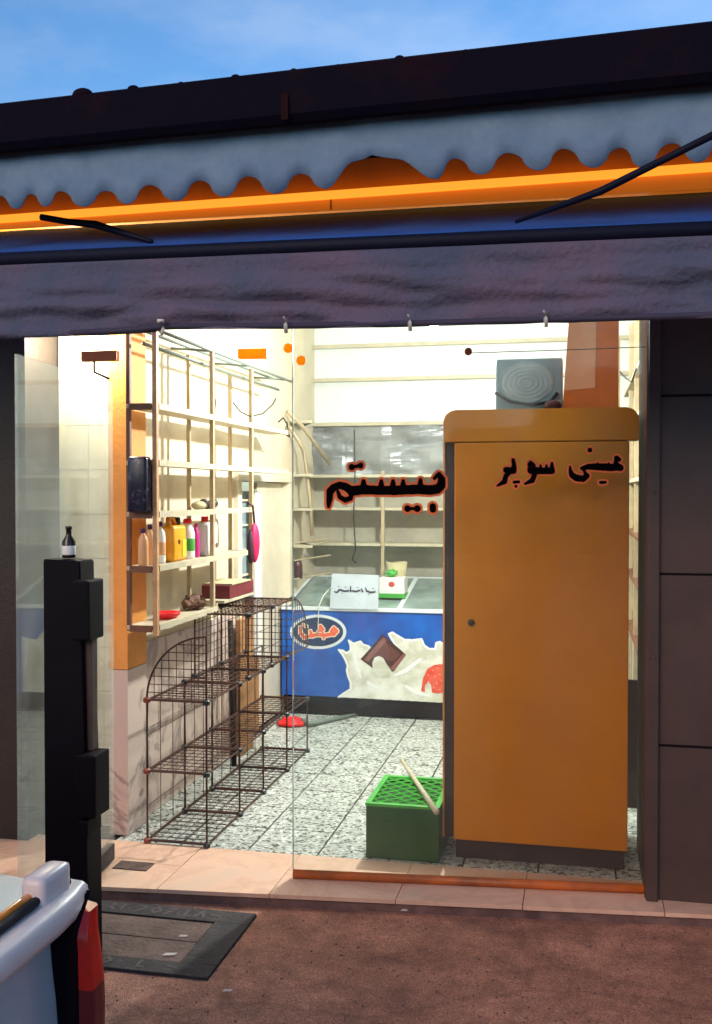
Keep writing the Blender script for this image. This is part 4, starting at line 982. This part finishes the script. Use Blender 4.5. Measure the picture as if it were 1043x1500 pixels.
def hemy(px):
    for (x0, y0), (x1, y1) in zip(hem, hem[1:]):
        if x0 <= px <= x1: return y0+(y1-y0)*(px-x0)/(x1-x0)
b = NB(); rows = [[] for _ in range(23)]
px = -80
while px < 1100:
    p = PY(px, hemy(px), YQ); zt_ = b_top(p.x)-.02
    for k in range(23):
        f = k/22; n_ = mn.noise(Vector((p.x*1.8+f*1.5, f*4.5, 3)))+.5*mn.noise(Vector((p.x*5+f*4, f*9, 8)))+1.8*abs(mn.noise(Vector((p.x*1.5+f*1.6, f*1.6-p.x*2.2, 14))))-.9*abs(mn.noise(Vector((p.x*3-f*2.2, f*3+p.x*3.5, 4))))
        rows[k].append(Vector((p.x, YQ-.012-.05*n_*sin(pi*min(1, (1-f)*.62))*.55, p.z+(zt_-p.z)*f)))
    px += 8
sheet(b, rows); va = obj('drop_valance', b, M['awn_grey'], aw, True); md = va.modifiers.new('thick', 'SOLIDIFY'); md.thickness = .003
b = NB(); tube(b, [PY(px, hemy(px)-6, YQ-.014) for px in range(-80, 1100, 40)], .010, 6); obj('hem', b, mat('dark_hem', (.04, .035, .07), .8), aw, True)
for px in (238, 418, 600, 799):
    h = hemy(px); b = NB()
    w_ = .006
    tube(b, [PY(px-7, h-14, YQ-.04), PY(px+2, h-15, YQ-.04), PY(px+1, h-2, YQ-.04), PY(px-1, h+6, YQ-.03)] if px == 238 else [PY(px-1, h-19, YQ-.04), PY(px, h-8, YQ-.045), PY(px+1, h+4, YQ-.03)], .006, 6)
    obj('hem_clip', b, M['flesh_card'], aw, True)
b = NB(); tube(b, [PY(60, 318, 3.5), PY(100, 325, 3.5), PY(140, 329, 3.42), PY(222, 354, 3.2)], [.012, .012, .014, .008], 8); obj('folding_arm', b, M['awn_bar'], aw, True)
b = NB(); tube(b, [PY(1060, 190, 2.9), PY(954, 243, 3.0), PY(880, 280, 3.05), PY(755, 325, 3.1)], [.011, .011, .012, .006], 8); obj('folding_arm', b, M['awn_bar'], aw, True)

ob = thing('opposite_building', 'dark brown building across the street that only mirrors in the glass', 'building', (0, -18, 0))
box('wall', M['dark_facade'], ob, -25, 25, -24, -18, 0, 4.2)
box('parapet', M['dark_facade'], ob, -25.2, 25.2, -24.2, -17.8, 4.2, 4.5)
# ================================================================= BLACK POST WITH BOXES
YP = 3.05
ps = thing('black_post', 'black metal post with two projecting boxes at left before the glass door', 'post', PY(105, 1290, YP))
def PPX(px, py): return PY(px, py, YP)
l0 = PPX(72, 1000).x
b = NB(); e0, e1 = PPX(117, 822), PPX(128, 1260); zlow = .0
slab(b, [(l0-.02, YP, zlow), (e1.x+.004, YP, zlow), (e1.x, YP, e1.z), (e0.x, YP, e0.z), (l0-.02, YP, e0.z+.005)], (0, .10, 0)); bmesh.ops.bevel(b, geom=b.edges[:], offset=.004, segments=2, affect='EDGES'); obj('shaft', b, M['black'], ps)
for (x0, y0, x1, y1) in ((112, 849, 138, 937), (118, 1102, 147, 1195), (122, 1197, 135, 1222)):
    a, c = PPX(x0, y0), PPX(x1, y1); box('hinge_box', M['black'], ps, a.x, c.x, YP-.035, YP+.07, c.z, a.z, .006)
a, c = PPX(122, 936), PPX(131, 1102); box('side_strip', M['jamb'], ps, a.x-.015, c.x, YP+.02, YP+.06, c.z, a.z, .002)
p = PPX(90, 821); t = thing('dark_bottle', 'dark bottle with white label standing on top of the black post', 'bottle', (p.x, YP+.05, p.z))
b = NB(); lathe(b, [(.02, .006), (.022, .01), (.022, .06), (.009, .08), (.009, .1), (.011, .1), (.011, .11)], (p.x, YP+.05, p.z), 16); obj('body', b, M['dark_bottle'], t, True)
b = NB(); lathe(b, [(.0225, .016), (.0228, .017), (.0228, .045), (.0225, .046)], (p.x, YP+.05, p.z), 16); obj('sticker', b, M['white_plastic'], t, True)

# ================================================================= MANHOLE
ma, mb = PZ(368, 1322, .0), PZ(330, 1440, .0); mc = PZ(160, 1432, 0)
mh = thing('manhole_cover', 'square cast iron manhole cover with raised lettering set in the asphalt before the sill', 'manhole', ((ma.x+mc.x)/2, (ma.y+mb.y)/2, 0))
mx1 = (ma.x+mb.x)/2; mx0 = mx1-.95; my0, my1 = mb.y, 3.555
fwid = .10
for (x0, x1, y0, y1) in ((mx0, mx1, my1-fwid, my1), (mx0, mx1, my0, my0+fwid*.85), (mx0, mx0+fwid, my0+fwid*.85, my1-fwid), (mx1-fwid*1.25, mx1, my0+fwid*.85, my1-fwid)):
    box('frame', M['iron_frame'], mh, x0, x1, y0, y1, -.02, .011, .003)
nlid = 2
for k in range(nlid):
    xa0 = mx0+fwid+.004; xa1 = mx1-fwid*1.25-.004; ya0 = my0+fwid*.85+.004; ya1 = my1-fwid-.004; hh = (ya1-ya0)/nlid
    box('lid_plate', M['iron_lid'], mh, xa0, xa1, ya0+hh*k, ya0+hh*(k+1)-.004, -.02, .006+.001*k, .002)
glyphs = [[(0,4,1),(6,4,1)], [(2,0,1),(4,2,1),(2,4,1),(5,8,1)], [(0,0,1),(0,8,1)], [(0,0,1),(4,0,1),(4,4,1),(0,8,1)], [(0,4,1),(3,0,1),(6,4,1),(3,8,1),(0,4,1)], [(0,0,1),(5,0,1),(0,8,1)], [(3,0,1),(3,8,1),(6,8,1)], [(0,8,1),(3,0,1),(6,8,1)], [(0,3,1),(6,5,1)]]
for gi, g in enumerate(glyphs):
    X = mx1-.62+gi*.058; Y = my1-.028
    obj('raised_letter', inked([g], 0, .8, lambda x, y, X=X, Y=Y: Vector((X+x*.006, Y-y*.006, .0125))), M['letter_worn'], mh)
    if gi % 2 == 0:
        obj('raised_letter', inked([g], 0, .8, lambda x, y, X=X, Y=my0+.065: Vector((X+x*.006, Y-y*.005, .0125))), M['letter_worn'], mh)
for (px, py, s_) in ((248, 1400, .022), (268, 1373, .014), (333, 1453, .014), (592, 1335, .012)):
    p = PZ(px, py, .008); b = NB(); slab(b, [p+Vector((-s_, -s_*.5, .003)), p+Vector((s_*.8, s_*.2, .001)), p+Vector((s_*1.1, s_*.7, .004)), p+Vector((-s_*.6, s_*.1, .006))], (0, 0, .002))
    tag(obj('litter_scrap', b, M['litter']), {248: 'largest pale paper scrap on the manhole lid', 268: 'small pale scrap near the middle of the manhole lid', 333: 'pale scrap on asphalt below the manhole corner', 592: 'tiny pale scrap by the sill riser'}[px], 'scrap', 'pale litter scraps on the ground')
# scattered grit
b = NB()
for _ in range(900):
    x_, y_ = random.uniform(-2.2, 1.2), random.uniform(2.6, 3.82); s_ = random.uniform(.0015, .005)
    ball(b, (x_, y_, s_*.3), s_, (1, 1, .6), 5)
g_ = obj('grit', b, M['riser'], kind='stuff'); tag(g_, 'loose grit scattered over the brown asphalt', 'grit')

# ================================================================= CAR (tail towards the shop door, only its rear corner in view)
c0 = PX(150, 1290, -.86)
TX = -.84; YFAR = PX(160, 1400, TX+.03).y
car = thing('parked_car', 'pale blue car parked at left with red tail lamp and white boot trim', 'car', (-2.9, YFAR-.8, 0))
DZk = PX(150, 1283, TX).z   # boot edge height
def ysec(y): return y
YN = YFAR-1.58
# side profile (x from tail), extruded across the width with a rounded plan
prof = [(0, .30), (0.0, .55), (-.012, .70), (-.03, DZk-.03), (-.06, DZk-.005), (-.5, DZk+.03), (-.62, DZk+.05), (-1.05, 1.33), (-1.4, 1.40), (-2.3, 1.39), (-2.95, DZk+.08), (-3.9, .80), (-4.05, .60), (-4.05, .28)]
b = NB(); rows = []
n_y = 14
for k in range(n_y+1):
    f = k/n_y; yy = YN+(YFAR-YN)*f; e = abs(2*f-1)
    tuck = .035*max(0, (e-.8)/.2)**2
    rw_ = []
    for (px_, pz) in prof:
        zf = pz
        xx = TX+px_-(tuck if px_ > -1 else -tuck if px_ < -3.5 else 0)
        rw_.append(Vector((xx, yy, zf)))
    rows.append(rw_)
# body: loft lower part; the cabin narrows
for rw_, k in zip(rows, range(n_y+1)):
    f = k/n_y
    for v in rw_:
        if v.z > DZk+.06: v.y = (YN+YFAR)/2+(v.y-(YN+YFAR)/2)*(1-.28*(v.z-DZk)/.5)
sheet(b, rows)
for rw_ in (rows[0], rows[-1]): b.faces.new([b.verts.new(v) for v in rw_])
bot_row = [[Vector((r_[0].x, r_[0].y, .28)) for r_ in rows], [Vector((r_[-1].x, r_[-1].y, .28)) for r_ in rows]]; sheet(b, bot_row)
bmesh.ops.remove_doubles(b, verts=b.verts[:], dist=.0005)
cbody = obj('body', b, M['car'], car, True)
md = cbody.modifiers.new('split', 'EDGE_SPLIT'); md.split_angle = R(40)
# tail lamps (far one in view)
def lamp_rows(y, s, za, zb_, n=10):
    rws = []
    for k in range(n+1):
        z = za+(zb_-za)*k/n; f = (DZk+.0-z)/(DZk-.44)          # 0 top, 1 bottom
        bul = .034*sin(pi*min(1, max(0, f*.95+.05)))**.8; wd = .026+.055*min(1, f*7)-.015*max(0, f-.6)
        pr = []
        for t in range(8):
            u = t/7                                            # 0 outer flank .. 1 inner edge
            pr.append(Vector((TX-.05+(.052+bul)*min(1, sin(pi*min(.5, u*1.1+.04))), y+s*.006-s*wd*u, z)))
        pr.append(Vector((TX-.05, y+s*.006-s*wd, z))); rws.append(pr)
    return rws
for y, s in ((YFAR, 1), (YN, -1)):
    for za, zb_, mm in ((DZk-.03, .705, 'car_red'), (.7045, .50, 'car_red_dark'), (.4995, .45, 'car_white')):
        rws = lamp_rows(y, s, za, zb_); b = NB(); sheet(b, rws)
        for r_ in (rws[0], rws[-1]): b.faces.new([b.verts.new(v) for v in r_])
        obj('tail_lamp' if mm != 'car_white' else 'reverse_lamp', b, M[mm], car, True)
    b = NB(); g_ = []
    for k in range(9):
        z = DZk-.004+(.44-DZk)*k/8; f = k/8; wd = .026+.055*min(1, f*7)-.015*max(0, f-.6); wb = .010+.010*sin(pi*f)
        g_.append([Vector((TX-.05, y+s*.004-s*wd, z)), Vector((TX+.006+.006*sin(pi*f), y+s*.004-s*wd, z)), Vector((TX+.004, y-s*(wd+wb), z)), Vector((TX-.05, y-s*(wd+wb), z))])
    sheet(b, g_); obj('lamp_surround', b, M['black'], car)
# boot trim and broken spoiler
b = NB(); rows = []
for k in range(25):
    f = k/24; yy = YN+.04+(YFAR-.01-YN-.04)*f; e = abs(2*f-1); ix = -.022*max(0, (e-.84)/.16)**2; sq = 1-.45*max(0, (e-.93)/.07)
    rows.append([Vector((TX+x_+ix, yy, DZk+z_*sq)) for x_, z_ in ((-.055, .004), (-.02, .016), (.006, .013), (.016, .002), (.018, -.018), (.010, -.034), (-.02, -.04))])
sheet(b, rows)
for r_ in (rows[0], rows[-1]): b.faces.new([b.verts.new(v) for v in r_])
obj('boot_trim', b, M['car_white'], car, True)
b = NB(); tube(b, [(TX-.026, YN+.2, DZk+.022), (TX-.026, YFAR-.10, DZk+.024), (TX-.022, YFAR-.05, DZk+.02)], [.007, .008, .007], 8); obj('rubber_seal', b, M['black_matte'], car, True)
b = NB(); tube(b, [(TX-.04, YN+.2, DZk+.026), (TX-.04, YFAR-.14, DZk+.028), (TX-.03, YFAR-.07, DZk+.026)], [.006, .008, .005], 8); obj('amber_strip', b, M['car_amber'], car, True)
b = NB(); q_ = PX(118, 1285, TX-.07); bxm(b, TX-.055, TX-.012, YFAR-.15, YFAR-.055, DZk-.005, DZk+.06, .012); obj('spoiler_end', b, M['car_white'], car, True)
b = NB(); bxm(b, TX-.24, TX-.165, YN+.2, YFAR-.10, DZk+.05, DZk+.13, .02); obj('spoiler', b, M['car_glass'], car, True)
# bumper
b = NB(); rows = []
for f in [i/10 for i in range(11)]:
    yy = YN+(YFAR-YN)*f; e = abs(2*f-1); dx = .17-.15*max(0, (e-.75)/.25)**2
    rows.append([Vector((TX-.03, yy, .46)), Vector((TX+dx, yy, .45)), Vector((TX+dx+.012, yy, .40)), Vector((TX+dx, yy, .28)), Vector((TX-.03, yy, .25))])
sheet(b, rows)
for r_ in (rows[0], rows[-1]): b.faces.new([b.verts.new(v) for v in r_])
obj('bumper', b, M['car_white'], car, False)
# windows, wheels
ym = (YN+YFAR)/2
for (x0, z0, x1, z1) in ((-.66, DZk+.09, -1.02, 1.29),):
    b = NB(); slab(b, [(TX+x0+.012, ym-.62, z0), (TX+x0+.012, ym+.62, z0), (TX+x1+.012, ym+.54, z1), (TX+x1+.012, ym-.54, z1)], (.004, 0, .004)); obj('rear_window', b, M['car_glass'], car)
for s in (1, -1):
    yy = YFAR if s == 1 else YN
    for (xa0, xa1, xb0, xb1) in ((-.85, -1.55, -1.12, -1.55), (-1.62, -2.7, -1.62, -2.35)):
        b = NB(); i0 = -s*.02; i1 = -s*.11
        slab(b, [(TX+xa0, yy+i0, DZk+.10), (TX+xa1, yy+i0, DZk+.10), (TX+xb1, yy+i1, 1.31), (TX+xb0, yy+i1, 1.31)], (0, s*.006, 0)); obj('side_window', b, M['car_glass'], car)
    for xx in (-.75, -3.15):
        wc = Vector((TX+xx, yy-s*.09, .29))
        b = NB(); bmesh.ops.create_cone(b, cap_ends=True, segments=28, radius1=.29, radius2=.29, depth=.19, matrix=Matrix.Translation(wc) @ Matrix.Rotation(pi/2, 4, 'X')); wh = obj('wheel', b, M['tyre'], car)
        b = NB(); bmesh.ops.create_cone(b, cap_ends=True, segments=24, radius1=.18, radius2=.17, depth=.02, matrix=Matrix.Translation(wc+Vector((0, s*.1, 0))) @ Matrix.Rotation(pi/2, 4, 'X')); obj('rim', b, M['rim'], wh)
